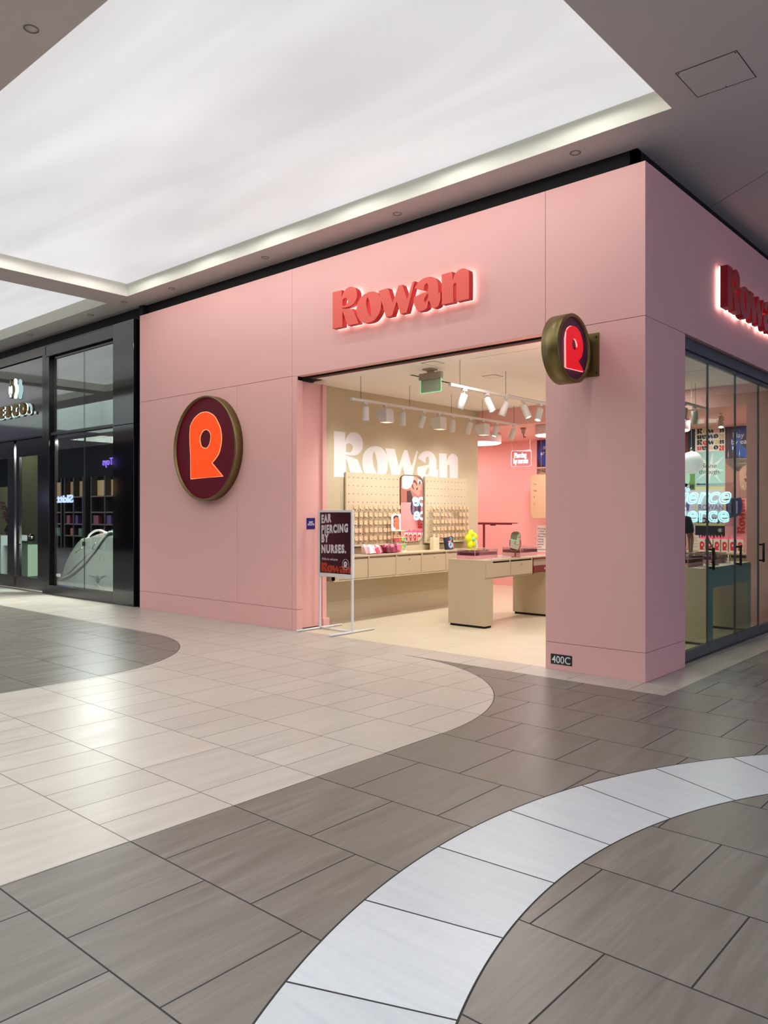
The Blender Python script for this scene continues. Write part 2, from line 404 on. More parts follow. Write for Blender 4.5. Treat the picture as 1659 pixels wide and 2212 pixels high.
def shop_floor_material():
    m = bpy.data.materials.new('shop_beige_tile'); m.use_nodes = True; nt = m.node_tree; bs = nt.nodes['Principled BSDF']
    tc = nt.nodes.new('ShaderNodeTexCoord'); sp = nt.nodes.new('ShaderNodeSeparateXYZ'); nt.links.new(tc.outputs['Object'], sp.inputs[0])
    X = N(nt, sp.outputs[0]); Y = N(nt, sp.outputs[1])
    row = ((Y - .03) / .6).fl(); odd = row.op('FLOORED_MODULO', 2.0)
    j = (Y - .03).edge(.6).mn((X + odd * .6).edge(1.2)).lt(.0022)
    nz = nt.nodes.new('ShaderNodeTexNoise'); nz.inputs['Scale'].default_value = 2.2; nz.inputs['Detail'].default_value = 6; nz.inputs['Distortion'].default_value = .8
    nt.links.new(tc.outputs['Object'], nz.inputs['Vector'])
    c = mixc(nt, N(nt, nz.outputs[0]), lin('C2B69C'), lin('D6CAB2')); c = mixc(nt, j * .55, c, lin('8E7B60'))
    nt.links.new(c, bs.inputs['Base Color']); bs.inputs['Roughness'].default_value = .38
    return m
SHOPF = shop_floor_material()
def panel_material(name, e, warm=False):
    m = bpy.data.materials.new(name); m.use_nodes = True; nt = m.node_tree; bs = nt.nodes['Principled BSDF']
    tc = nt.nodes.new('ShaderNodeTexCoord'); mp = nt.nodes.new('ShaderNodeMapping'); nt.links.new(tc.outputs['Object'], mp.inputs[0])
    mp.inputs['Scale'].default_value = (.22, .9, 1); mp.inputs['Rotation'].default_value = (0, 0, .25)
    nz = nt.nodes.new('ShaderNodeTexNoise'); nz.inputs['Scale'].default_value = 1.0; nz.inputs['Detail'].default_value = 2.5; nz.inputs['Distortion'].default_value = .6
    nt.links.new(mp.outputs[0], nz.inputs['Vector'])
    t = ((N(nt, nz.outputs[0]) - .32) / .36).op('ADD', 0.0, clamp=True)
    k = (t * .28 + .80) * e
    bs.inputs['Base Color'].default_value = lin('909090'); bs.inputs['Roughness'].default_value = .7
    bs.inputs['Emission Color'].default_value = (.985, .985, 1.0, 1) if e < 1 else (.92, .96, 1.0, 1)
    nt.links.new(k.k, bs.inputs['Emission Strength'])
    return m
PANELM = panel_material('stretched_light_fabric', PANEL_E)
PANELB = panel_material('stretched_light_fabric_bright', PANEL_B)

# ---------------- the mall: floor, ceiling, light fields ----------------
b = MB().box(-46, 14, -9.7, .03, -.12, 0).box(-.1, 14, .03, 16, -.12, 0); 
fl = struct(b.build('floor', FLOORM, origin=(0, 0, 0)))
struct(MB().box(-8.3, -.1, .03, 9, -.12, 0).build('floor', SHOPF, origin=(0, 0, 0)))
ZC = 4.805; ZP = 4.995
pockets = [(-8.01, .38, -4.11, -.355), (-16.98, -8.59, -4.11, -.355), (-25.95, -17.56, -4.11, -.355), (-34.92, -26.53, -4.11, -.355)]
allp = pockets
YA = -4.95
xs = sorted(set([-46, 14, -.128] + [p[0] for p in allp] + [p[1] for p in allp])); ys = sorted(set([YA, .128, 16] + [p[2] for p in allp] + [p[3] for p in allp]))
cb = MB()
for i in range(len(xs) - 1):
    for k in range(len(ys) - 1):
        cx = (xs[i] + xs[i + 1]) / 2; cy = (ys[k] + ys[k + 1]) / 2
        if any(p[0] < cx < p[1] and p[2] < cy < p[3] for p in allp): continue
        if cx < -.128 and cy > .128: continue
        cb.box(xs[i], xs[i + 1], ys[k], ys[k + 1], ZC, ZC + .3)
struct(cb.build('ceiling', CEIL, origin=(0, 0, ZC)))
# the tall hall behind the camera, seen only in reflections: luminous roof, upper walls
WALLM = mat('upper_wall_paint', 'C4CCC6', rough=.8)
struct(MB().box(-27.4, 9, YA, YA + .15, ZC + .3, 7.4).box(-27.4, 9, -9.75, -9.6, ZC, 7.4).box(-27.55, -27.4, -9.6, YA, ZC, 7.4).box(9, 9.15, -9.6, YA, ZC, 7.4).build('wall_hall_upper', WALLM))
struct(MB().box(-46, -27.55, -9.6, YA, ZC, ZC + .3).box(9.15, 14, -9.6, YA, ZC, ZC + .3).build('ceiling', CEIL))
tag(MB().box(-27.4, 9, -9.6, YA, 7.3, 7.32).build('ceiling_light_panel', PANELB), 'long luminous roof of the tall hall behind the camera', 'ceiling light', 'luminous ceiling fields')
DK = mat('opposite_dark_glass', '0C0A09', rough=.7, spec=.2)
struct(MB().box(-46, 14, -9.75, -9.6, 0, ZC).build('wall_opposite', DK))
struct(MB().box(-.2, 14, 16, 16.2, 0, ZC + .3).box(13.9, 14.0, 2, 16, 0, ZC + .3).build('wall_corridor_blocker', mat('dim_blocker', '5A4E48', rough=.8)))  # added unseen walls, keep the bright world out of the door glass reflections
fb = MB()
for p in allp:
    x0, x1, y0, y1 = p; t = .004
    fb.box(x0, x1, y1 - t, y1, ZC + .0005, ZC + .29).box(x0, x1, y0, y0 + t, ZC + .0005, ZC + .29).box(x0, x0 + t, y0, y1, ZC + .0005, ZC + .29).box(x1 - t, x1, y0, y1, ZC + .0005, ZC + .29)
struct(fb.build('trim_1', FASCIA))
plab = ['large luminous stretched fabric ceiling light above the pink shop', 'luminous fabric ceiling light at the left edge, past the narrow ceiling beam', 'luminous ceiling light further along the mall, third from the pink shop', 'farthest luminous ceiling light along the mall']
for i, p in enumerate(allp):
    x0, x1, y0, y1 = p
    o = MB().box(x0 + .006, x1 - .006, y0 + .006, y1 - .006, ZP, ZP + .01).build('ceiling_light_panel', PANELM)
    tag(o, plab[i], 'ceiling light', 'luminous ceiling fields')
for p, nx, ny in ((allp[0], 6, 3),):  # added fill spots under the first panel, no lamps of the place
    for i in range(nx):
        for k in range(ny):
            ld = bpy.data.lights.new('panel_fill_spot', 'SPOT'); ld.energy = PANEL_FILL_W * (1 if nx == 6 else 1.6); ld.spot_size = math.radians(178); ld.spot_blend = .15; ld.shadow_soft_size = .01; ld.color = (1.0, .985, .965)
            lo = bpy.data.objects.new('panel_fill_spot', ld); COL.objects.link(lo)
            lo.location = (p[0] + (p[1] - p[0]) * (i + .5) / nx, p[2] + (p[3] - p[2]) * (k + .5) / ny, ZP - .012)
# ceiling details
dl = [(-.593, -.162, 'nearest the pink shop corner'), (-2.77, -.131, 'above the red word sign'), (-5.008, -.143, 'above the upper left of the pink wall'), (-7.125, -.149, 'over the round sign'), (-8.318, -.227, 'at the end of the narrow ceiling beam'), (-9.465, -.172, 'over the black shopfront window'), (-11.68, -.188, 'over the black sign panel'), (-2.49, -4.30, 'in the top left corner of the view')]
for x, y, w in dl:
    t = thing('downlight', (x, y, ZC), 'flush round painted downlight in the mall ceiling ' + w, 'downlight', 'flush downlights in the mall ceiling')
    MB().lathe([(.042, -.004), (.05, -.004), (.05, 0), (.042, 0), (.042, -.004)], (x, y, ZC), n=28).build('rim', mat('grey_rim', '7A7472', rough=.7), t)
    MB().lathe([(.0001, -.0015), (.041, -.0015), (.041, 0)], (x, y, ZC), n=28).build('cover', CEIL, t)
t = thing('access_hatch', (.81, -.6, ZC), 'flush square access hatch in the grey ceiling at upper right', 'hatch')
MB().box(.6, 1.03, -.84, -.40, ZC - .003, ZC).build('hatch_panel', CEIL, t)
q = MB()
for a in ((.594, .598, -.845, -.395), (1.031, 1.035, -.845, -.395), (.594, 1.035, -.849, -.845), (.594, 1.035, -.395, -.391)): q.box(*a, ZC - .0028, ZC - .0005)
q.build('gap', SLOT, t)
for x, y in ((.612, -.83), (1.02, -.83), (.82, -.41)): MB().lathe([(.006, -.0045), (.006, -.003)], (x, y, ZC), n=10).build('screw', SLOT, t)
struct(MB().box(-.12, 8, 0, .006, ZC - .0012, ZC, M=Matrix.Translation((-.11, 1.965, 0)) @ Matrix.Rotation(-.63, 4, 'Z') @ Matrix.Translation((.12, 0, 0))).build('trim_2', mat('control_joint', '4A4646', rough=.8)))
tag(MB().lathe([(.04, 0), (.04, -.03), (.015, -.04), (.015, -.06)], (.45, 3.2, ZC), n=16).build('sprinkler_head', SLOT), 'small dark sprinkler head on the ceiling at the right edge', 'sprinkler')

# ---------------- pink shopfront ----------------
g = .0022; T = 4.615
fw = MB()
def pan(x0, x1, z0, z1): fw.box(x0 + g, x1 - g, 0, .10, z0 + g, z1 - g)
pan(-8.24, -4.65, 3.245, T); pan(-4.65, -.997, 3.235, T); pan(-.997, 0 + g, 3.245, T)
pan(-8.24, -5.776, .27, 3.245); pan(-5.776, -4.65, .27, 3.245); pan(-4.65, -4.562 + g, .27, 3.245)
pan(-8.24, -4.65, -g, .27); pan(-4.65, -4.562 + g, -g, .27)
struct(fw.build('wall_front', PINK, bevel=.0015, seg=1))
bk = MB().box(-8.24, -4.82, .1, .45, 0, T - .01).box(-4.82, -4.565, .1, .45, 3.24, T - .01).box(-4.82, -4.60, .1, .13, 0, 3.24).box(-4.565, -.1, .1, .3, 3.24, T - .01)
bk.build('wall_core', mat('dark_seam', '6E4042', rough=.9)); struct(bpy.data.objects['wall_core']); bpy.data.objects['wall_core'].name = 'wall_front_core'
pl = MB()
pl.box(-.997 + g, 0, 0, .985 - .048, .262, 3.243)
pl.box(-.997 + g, 0, 0, .937, 0, .258)
struct(pl.build('wall_pillar', PINK, bevel=.0015, seg=1))
sw = MB()
sw.box(-.1, 0, .101, .985 - g, 3.247, T).box(-.1, 0, .985 + g, 7.9, 3.247, T)
struct(sw.build('wall_right', PINK, bevel=.0015, seg=1))
struct(MB().box(-.3, -.1, .3, 7.9, 3.27, T - .01).build('wall_right_core', MATS['dark_seam']))
# black recess above the shopfront
struct(MB().box(-8.24, -.128, .128, .2, T - .02, ZC + .02).box(-.2, -.128, .128, 10, T - .02, ZC + .02).box(-46, -8.24, .128, .2, 4.5, ZC + .02).build('trim_3', BLACK))
struct(MB().box(-8.36, -8.242, .06, .2, 0, 4.8).build('trim_4', BLACK))
# the folded leaf in the jamb
jb = MB().box(-4.80, -4.60, .13, .46, .02, 3.19)
o = struct(jb.build('wall_jamb', PINK, bevel=.003)); 
struct(MB().box(-4.86, -4.565, .46, .53, 0, 3.19).box(-4.80, -4.54, .45, .56, 0, .12).build('trim_5', PINK, bevel=.002))
struct(MB().box(-4.88, -4.562, .02, .30, 3.19, 3.235).build('trim_6', BLACK))
struct(MB().box(-4.562, -1.0, .12, .16, 3.222, 3.236).build('trim_7', SLOT))
tag(MB().box(-4.612, -4.598, .40, .43, .74, .80).box(-4.612, -4.596, .405, .425, .75, .79).build('latch_plate', PINK), 'small pink latch plate on the folded door jamb', 'latch')
# ---------------- signs on the front ----------------
def letters(root, M, W, depth, face_m, side_m, bevel=0, names='letter'):
    for nm, o, hs in LOGO:
        polys = [smooth([(x * W, y * W) for x, y in o])] + [smooth([(x * W, y * W) for x, y in h]) for h in hs]
        me = curve_mesh(polys, depth)
        mb = MB().merge(me, M)
        p = mb.build(names, [face_m, side_m], root, fixn=False)
        ax = M.to_3x3() @ Vector((0, 0, 1)); ax.normalize()
        for f in p.data.polygons:
            f.material_index = 0 if f.normal.dot(ax) > .7 else 1
def logo_part(root, M, W, depth, m, name='lettering', merge_into=None):
    mb = merge_into or MB()
    for nm, o, hs in LOGO:
        polys = [smooth([(x * W, y * W) for x, y in o], 3)] + [smooth([(x * W, y * W) for x, y in h], 3) for h in hs]
        mb.merge(curve_mesh(polys, depth), M)
    if merge_into: return None
    return mb.build(name, m, root)
def mono_mesh(H, depth, flip=False):
    sx = -1 if flip else 1
    return curve_mesh([smooth([((x - .41) * H * sx, (y - .5) * H) for x, y in MONO[0]])] + [smooth([((x - .41) * H * sx, (y - .5) * H) for x, y in MONO[1][0]])], depth)
HALO = mat('halo_light', 'FFD8D4', emit='FFEAE4', es=2.2)
t = thing('lettering_sign', (-2.83, 0, 3.69), 'coral red halo lit word sign high on the pink front wall', 'sign')
letters(t, on_front(-3.795, -.045, 3.695), 1.98, .075, RED, REDS)
hb = MB()
for nm, o, hs in LOGO:
    c = Vector((sum(x for x, y in o) / len(o), sum(y for x, y in o) / len(o)))
    polys = [smooth([(x * 1.98, y * 1.98) for x, y in o])] + [smooth([(x * 1.98, y * 1.98) for x, y in h]) for h in hs]
    hb.merge(curve_mesh(polys, .006), on_front(-3.795, -.034, 3.695))
hb.build('halo_backing', HALO, t)
for x, z in ((-3.7, 3.75), (-3.7, 4.05), (-3.25, 3.75), (-3.28, 3.95), (-2.9, 3.74), (-2.7, 3.74), (-2.45, 3.75), (-2.35, 3.9), (-2.1, 3.74), (-2.1, 3.95), (-1.9, 3.75)): MB().box(x - .006, x + .006, -.04, 0, z - .006, z + .006).build('standoff', SLOT, t)
t = thing('lettering_sign', (0, 2.85, 3.68), 'dark red halo lit word sign on the side wall, cut off by the right edge', 'sign')
letters(t, on_side(.045, 1.80, 3.66), 1.98, .075, mat('deep_red_face', 'B01A1C', rough=.35), mat('deep_red_side', 'A0141A', rough=.35))
hb = MB()
for nm, o, hs in LOGO:
    polys = [smooth([(x * 1.98, y * 1.98) for x, y in o])] + [smooth([(x * 1.98, y * 1.98) for x, y in h]) for h in hs]
    hb.merge(curve_mesh(polys, .006), on_side(.028, 1.80, 3.66))
hb.build('halo_backing', mat('halo_light_side', 'FFD8D4', emit='FFE6E0', es=2.6), t)
for y, z in ((1.9, 3.75), (1.9, 4.0), (2.3, 3.75), (2.7, 3.74), (3.2, 3.74), (3.6, 3.74)): MB().box(0, .04, y - .006, y + .006, z - .006, z + .006).build('standoff', SLOT, t)
# round sign
MF = mat('maroon_lightbox_face', '220008', rough=.45, spec=.25, emit='44000F', es=1.0)
ORG = mat('lit_orange_letter', '7A2008', rough=.6, spec=.2, emit='FF4C18', es=.95)
ORGE = mat('lit_letter_edge', '805040', rough=.5, emit='FFAE84', es=1.0)
cx, cz, R = -6.385, 2.413, .742
t = thing('round_logo_sign', (cx, 0, cz - R), 'large round maroon sign with glowing orange letter on the pink wall', 'sign')
Mr = Matrix.Rotation(math.pi / 2, 4, 'X')
MB().lathe([(R, 0), (R, .115), (R - .012, .125), (R - .022, .125), (R - .026, .12), (R - .026, .06)], (cx, 0, cz), n=96, M=Mr).build('rim', BRASS, t)
MB().lathe([(.0001, .085), (R - .026, .085), (R - .026, .06), (.0001, .06)], (cx, 0, cz), n=96, M=Mr, smooth=False).build('face_panel', MF, t)
MB().merge(mono_mesh(.938, .012), on_front(-6.7475 + .41 * .938 + .0, -.086, 1.989 + .469)).build('letter', ORG, t)
outl = []
for P in (MONO[0], MONO[1][0]): outl.append([(-6.7475 + x * .938, -.096, 1.989 + y * .938) for x, y in smooth(P)])
q = MB()
for P in outl: q.tube(P, .0055, n=6, closed=True)
q.build('letter_edge', ORGE, t)
# blade sign (disc parallel to the side wall)
xf, yc, zc2, R = -.50, -.352, 2.968, .308
t = thing('blade_sign', (-.5, 0, zc2), 'small round maroon projecting sign with red letter on the pillar', 'sign')
Ms = Matrix.Rotation(math.pi / 2, 4, 'Y')
MB().lathe([(R, -.16), (R, 0), (R - .004, .004), (R - .03, .004), (R - .034, 0), (R - .034, -.03)], (xf, yc, zc2), n=72, M=Ms).build('rim', BRASS, t)
MB().lathe([(.0001, -.015), (R - .034, -.015), (R - .034, -.15), (.0001, -.15)], (xf, yc, zc2), n=72, M=Ms, smooth=False).build('face_panel', mat('plum_lightbox_face', '34002A', rough=.4, emit='2A0018', es=.5), t)
REDL = mat('lit_red_letter', 'D00A1E', rough=.4, emit='C00418', es=.9)
mm = mono_mesh(.385, .02)
MB().merge(mm, on_side(xf - .014, yc - .0, zc2 - .0)).build('letter', [REDL], t)
q = MB(); P = [(xf - .012, yc + (x - .41) * .385, zc2 + (y - .5) * .385) for x, y in smooth(MONO[0])]
ls = [p for p in P if p[1] < yc - .12]; 
q.tube([(xf - .006, yc - .158 - .004, zc2 - .19), (xf - .006, yc - .158 - .008, zc2 + .06), (xf - .006, yc - .150, zc2 + .115), (xf - .006, yc - .118, zc2 + .160), (xf - .006, yc - .07, zc2 + .185), (xf - .006, yc - .03, zc2 + .193)], [.008, .008, .008, .007, .005, .002], n=6)
q.tube([(xf - .006, yc - .158, zc2 - .193), (xf - .006, yc + .16, zc2 - .187)], .005, n=6)
q.tube([(xf - .004, yc - .02, zc2 + .09), (xf - .004, yc + .025, zc2 + .07), (xf - .004, yc + .046, zc2 + .03), (xf - .004, yc + .042, zc2 - .01), (xf - .004, yc + .005, zc2 - .03)], [.003, .007, .008, .006, .002], n=6)
q.build('letter_return', mat('lit_pink_edge', 'FFB0A8', emit='FF9C98', es=1.0), t)
MB().box(-.615, -.435, -.012, 0, 2.758, 3.16).build('mounting_plate', BRASS, t, bevel=.002)
for z in (2.84, 3.08): MB().box(-.56, -.52, -.09, -.012, z - .022, z + .022).build('bracket_arm', BRASS, t)
for x, z in ((-.46, 3.12), (-.46, 2.79), (-.59, 2.79), (-.59, 3.12)): MB().lathe([(.009, .012), (.009, .018), (.0001, .019)], (x, 0, z), n=10, M=Mr).build('bolt', SLOT, t)
# suite plate
t = thing('suite_number_plate', (-.824, 0, .05), 'small black plate reading 400C at the foot of the pink pillar', 'number plate')
MB().box(-.937, -.711, -.004, 0, .053, .15).build('plate', mat('charcoal_plate', '20242A', rough=.5), t, bevel=.004)
MB().merge(text_mesh('400C', .098, .001, off=.0006, xscale=.92), on_front(-.925, -.0042, .066)).build('lettering', WHITE, t)
# exit route
t = thing('exit_route_sign', (-4.6, .277, 1.287), 'small navy blue exit route sign on the pink door jamb', 'sign')
MB().box(-4.6, -4.594, .203, .35, 1.289, 1.434).build('plate', mat('navy_sign', '14126E', rough=.4), t, bevel=.001)
MB().merge(text_mesh('EXIT\nROUTE', .036, .001, off=.0007, align='CENTER', line=.8), on_side(-4.5938, .277, 1.366)).build('lettering', WHITE, t)
# poster stand
t = thing('poster_stand', (-4.19, .34, 0), 'white floor standing frame with a maroon poster at the shop entrance', 'sign stand')
x0, x1, ys_ = -4.49, -3.905, .335; r_ = .012
for x in (x0, x1):
    MB().box(x - .0125, x + .0125, ys_ - .0125, ys_ + .0125, .02, .70).build('post', WHITEM, t, bevel=.002)
    MB().tube([(x, ys_ - .40, .016), (x, ys_ + .40, .016)], .014, n=12).build('foot', WHITEM, t)
MB().tube([(x0, ys_, .018), (x1, ys_, .018)], .012, n=12).build('crossbar', WHITEM, t)
fz0, fz1 = .685, 1.535
f = MB(); f.box(x0 - .016, x0 + .012, ys_ - .018, ys_ + .018, fz0, fz1).box(x1 - .012, x1 + .016, ys_ - .018, ys_ + .018, fz0, fz1)
f.box(x0 + .012, x1 - .012, ys_ - .018, ys_ + .018, fz1 - .028, fz1).box(x0 + .012, x1 - .012, ys_ - .018, ys_ + .018, fz0, fz0 + .045)
f.build('frame', WHITEM, t, bevel=.002)
po = MB().box(x0 + .012, x1 - .012, ys_ - .006, ys_ + .006, fz0 + .045, fz1 - .028).build('poster', mat('maroon_print', '3A0A16', rough=.35), t)
GREYL = mat('poster_grey_ink', 'D0C8CA', rough=.5)
px0 = x0 + .045; yy = ys_ - .0065
for s, w_, z, sk in (('EAR', .182, 1.372, .10), ('PIERCING', .478, 1.240, .05), ('BY', .135, 1.125, .04), ('NURSES.', .445, .988, .03)):
    me = text_mesh(s, .140, .001, off=.0078, space=1.22)
    a0 = min(v.co.x for v in me.vertices); a1 = max(v.co.x for v in me.vertices)
    for v in me.vertices: v.co.x = (v.co.x - a0) * w_ / (a1 - a0); v.co.y += sk * v.co.x
    MB().merge(me, on_front(px0 - .008, yy, z)).build('headline_word', GREYL, po)
MB().merge(text_mesh('Walk-ins welcome', .045, .001, xscale=.85), on_front(px0, yy, .895)).build('small_line', GREYL, po)
logo_part(po, on_front(px0 - .008, yy, .745), .525, .001, mat('poster_orange_ink', 'A83418', rough=.5))
q = MB().merge(mono_mesh(.075, .001), on_front(x1 - .112, yy, .853))
q.tube([(x1 - .112 + .056 * math.cos(a * math.pi / 16), yy, .853 + .066 * math.sin(a * math.pi / 16)) for a in range(32)], .0032, n=4, closed=True)
q.build('emblem', GREYL, po)
# ---------------- shop shell ----------------
XW = -4.88; ZI = 3.25; YH = 4.47; YB = 7.13; ZL = 2.965
struct(MB().box(XW - .15, XW, .30, YH, 0, ZI + .02).build('wall_left', BEIGE))
struct(MB().box(XW, XW + .012, .55, YH, 0, .11).box(XW, XW + .004, .55, YH, .27, .276).build('baseboard_left', BEIGEF, bevel=.002))
struct(MB().box(XW, -.1, .30, YH, ZI, ZI + .05).build('ceiling', CEILIN))
struct(MB().box(-8.2, -.1, YH, YH + .12, ZL, ZI + .05).build('wall_header', PINKIN))
struct(MB().box(-8.2, -.1, YH + .12, YB + .1, ZL, ZL + .05).build('ceiling', PINKIN))
struct(MB().box(-8.2, -.1, YB, YB + .1, 0, ZL).build('wall_back', PINKIN))
struct(MB().box(-8.3, -8.2, YH, YB + .1, 0, ZL).build('wall_far', PINKIN))
struct(MB().box(-8.2, XW - .15, YH, YH + .1, 0, ZL).build('wall_return', PINKIN))
struct(MB().box(-8.2, -5.29, YB - .012, YB, 0, .17).build('baseboard_back', PINKIN, bevel=.002))
struct(MB().box(-.49, -.06, YH - .02, YH + .5, 0, ZI).build('wall_pier', PINK, bevel=.003))
struct(MB().box(-.3, -.05, YH + .5, YB + .1, 0, ZI + .1).build('wall_right_inner', PINKIN))
# ceiling slots and flush squares
sb = MB()
for x, y0, y1 in ((-3.47, .95, 2.25), (-3.47, 3.2, 4.3)):
    sb.box(x - .022, x + .022, y0, y1, ZI - .002, ZI)
struct(sb.build('trim_8', SLOT))
t0 = None
for x, y, w in ((-2.78, .52, 'beside the hanging exit sign'), (-2.75, 1.72, 'above the second spotlight row'), (-.62, 1.65, 'seen through the glass doors')):
    o = MB().box(x - .10, x + .10, y - .10, y + .10, ZI - .004, ZI)
    o.box(x - .085, x + .085, y - .085, y + .085, ZI - .005, ZI - .0035, mi=1)
    tag(o.build('ceiling_speaker', [mat('speaker_frame', 'A89A86', rough=.6), CEILIN]), 'flush square grille in the beige shop ceiling ' + w, 'ceiling grille', 'flush ceiling grilles')
struct(MB().box(-2.3, -.4, .60, .604, ZI - .0015, ZI).box(-1.6, -.2, 3.05, 3.055, ZI - .0015, ZI).build('trim_9', mat('control_joint2', '8C7C66')))
# ---------------- track lights ----------------
EM = mat('lamp_lens_lit', 'FFFFFF', emit='FFF6E8', es=3.0)
CAN = mat('white_lamp_body', 'D2CEC8', rough=.45)
def track(x, y0, y1, wires, label):
    t = thing('lighting_track', (x, (y0 + y1) / 2, 2.93), label, 'track light', 'suspended lighting tracks')
    MB().box(x - .018, x + .018, y0, y1, 2.93, 2.96).build('rail', CAN, t, bevel=.002)
    MB().box(x - .02, x + .02, y0 - .02, y0, 2.928, 2.962).build('end_cap', CAN, t)
    for y in wires: MB().tube([(x, y, 2.96), (x, y, ZI)], .0025, n=6).build('suspension_wire', SLOT, t)
    return t
track(-4.02, .45, 4.42, (.61, 1.59, 2.55, 3.35, 4.25), 'white suspended lighting track in front of the beige wall with the white lettering')
track(-2.43, .40, 4.42, (.57, 1.53, 2.6, 3.6), 'white suspended lighting track nearer the middle of the shop')
track(-1.0, 2.6, 4.42, (2.9, 3.98), 'white suspended lighting track near the glass doors')
def spotlight(x, y, tx, ty, label, lit=False, power=None, grp='cylinder spotlights on the tracks', zt=2.93):
    """can aimed with tilt (tx,ty) = horizontal offset per unit drop"""
    t = thing('track_spotlight', (x, y, zt), label, 'spotlight', grp)
    MB().box(x - .016, x + .016, y - .035, y + .035, zt - .025, zt).build('adapter', CAN, t)
    MB().tube([(x, y, zt - .025), (x, y, zt - .062)], .006, n=8).build('stem', CAN, t)
    d = Vector((tx, ty, -1)).normalized()
    q = d.to_track_quat('-Z', 'Y').to_matrix().to_4x4()
    M = q; c = (x, y, zt - .065)
    MB().lathe([(.0001, .005), (.036, .004), (.042, -.004), (.043, -.175), (.038, -.178), (.037, -.16), (.0001, -.16)], c, n=24, M=M).build('can', CAN, t)
    MB().lathe([(.0001, -.163), (.037, -.163)], c, n=20, M=M).build('lens', EM if lit else mat('lamp_lens', 'F4EBD8', emit='FFE9C8', es=.9), t)
    if power:
        ld = bpy.data.lights.new('spot_beam', 'SPOT'); ld.energy = power; ld.spot_size = math.radians(86); ld.spot_blend = .9
        ld.shadow_soft_size = .03; ld.color = SPOT_COL
        lo = bpy.data.objects.new('spot_beam', ld); COL.objects.link(lo); lo.parent = t
        lo.location = Vector((0, 0, -.065)) + d * .185; lo.rotation_euler = d.to_track_quat('-Z', 'Y').to_euler()
    return t
def floodbox(x, y, label):
    t = thing('track_floodlight', (x, y, 2.93), label, 'floodlight', 'wedge floodlights on the left track')
    MB().box(x - .016, x + .016, y - .03, y + .03, 2.905, 2.93).build('adapter', CAN, t)
    MB().tube([(x, y, 2.905), (x, y, 2.87), (x + .03, y, 2.84)], .005, n=8).build('stem', CAN, t)
    MB().prism([(x - .10, 2.865), (x + .075, 2.875), (x + .085, 2.70), (x - .04, 2.70), (x - .10, 2.79)], 'y', y - .075, y + .075).build('housing', CAN, t, bevel=.004)
    MB().add([(x - .04, y - .065, 2.699), (x + .075, y - .065, 2.699), (x + .075, y + .065, 2.699), (x - .04, y + .065, 2.699)], [(0, 1, 2, 3)]).build('lens', mat('lamp_lens', 'F4EBD8'), t)
    ld = bpy.data.lights.new('flood_beam', 'SPOT'); ld.energy = SPOT_W * 1.7; ld.spot_size = math.radians(130); ld.spot_blend = 1.0
    ld.shadow_soft_size = .05; ld.color = SPOT_COL
    lo = bpy.data.objects.new('flood_beam', ld); COL.objects.link(lo); lo.parent = t
    lo.location = (-.02, 0, -.26); lo.rotation_euler = Vector((-.55, 0, -1)).normalized().to_track_quat('-Z', 'Y').to_euler()
oy = ('nearest the shop entrance', 'second', 'third', 'fourth', 'fifth', 'sixth', 'seventh')
left = [(.70, 0, .02, 'nearest the entrance, pointing down'), (1.44, .0, .0, 'third lamp from the entrance, pointing down'), (1.90, -.35, -.1, 'beside the middle wedge floodlight, tilted'),
        (2.58, -.05, 0, 'pointing down past the middle wedge floodlight'), (3.03, -.28, -.1, 'tilted before the far wedge floodlight'), (3.75, -.05, -.45, 'bright lens, after the far wedge floodlight'), (4.25, -.38, 0, 'last, by the pink header')]
for i, (y, a, b_, w) in enumerate(left):
    spotlight(-4.02, y, a, b_, 'white cylinder spotlight on the wall side track, ' + w, lit=(i == 5), power=SPOT_W * (1.0 if i != 0 else .25), grp='cylinder spotlights on the wall side track')
for y, w in ((1.09, 'above the letter R of the white wall lettering'), (2.25, 'in the middle of the wall side track'), (3.36, 'at the corner with the pink header')):
    floodbox(-4.02, y, 'white wedge shaped floodlight ' + w)
right = [(.66, -.26, -.23, 'first from the entrance', False), (1.12, .55, -.05, 'second, tilted with a bright lens towards the doors', True), (1.55, -.30, -.26, 'third, tilted, under the second wire', False),
         (1.95, .50, -.05, 'fourth, with a bright lens towards the doors', True), (2.36, .04, -.5, 'fifth, with a bright lens, at the pillar edge', True), (3.2, .1, .3, 'sixth, hidden further along', True)]
for i, (y, a, b_, w, l) in enumerate(right):
    spotlight(-2.43, y, a, b_, 'white cylinder spotlight on the middle track, ' + w, lit=l, power=SPOT_W, grp='cylinder spotlights on the middle track')
for y, a, b_, w, l in ((3.59, .04, -.5, 'with a bright lens at the pillar edge', True), (3.95, 0.05, .05, 'pointing down behind the first glass door', False)):
    spotlight(-1.0, y, a, b_, 'white spotlight on the door side track, ' + w, lit=l, power=SPOT_W * .6, grp='cylinder spotlights on the door side track')
spotlight(-1.05, 5.15, .15, -.5, 'white spotlight with a bright lens on the pink rear ceiling before the posters', lit=True, power=SPOT_W * .6, grp='rear ceiling spotlight', zt=2.965)
# soft general light of the shop: added area lights without fixtures, behind the front header and in the rear room
def soft(x, y, z, w, sx=.5, sy=.5, colr=SPOT_COL):
    ld = bpy.data.lights.new('shop_fill_light', 'AREA'); ld.shape = 'RECTANGLE'; ld.size = sx; ld.size_y = sy; ld.energy = w; ld.color = colr
    lo = bpy.data.objects.new('shop_fill_light', ld); COL.objects.link(lo); lo.location = (x, y, z)
for x in (-2.1, -1.4): soft(x, .42, ZI - .01, FILL_W * .7, .5, .12)
soft(-.7, 1.3, ZI - .01, FILL_W * .4, .3, .3)
soft(-1.6, 3.9, ZI - .01, FILL_W * .8, .8, .3)
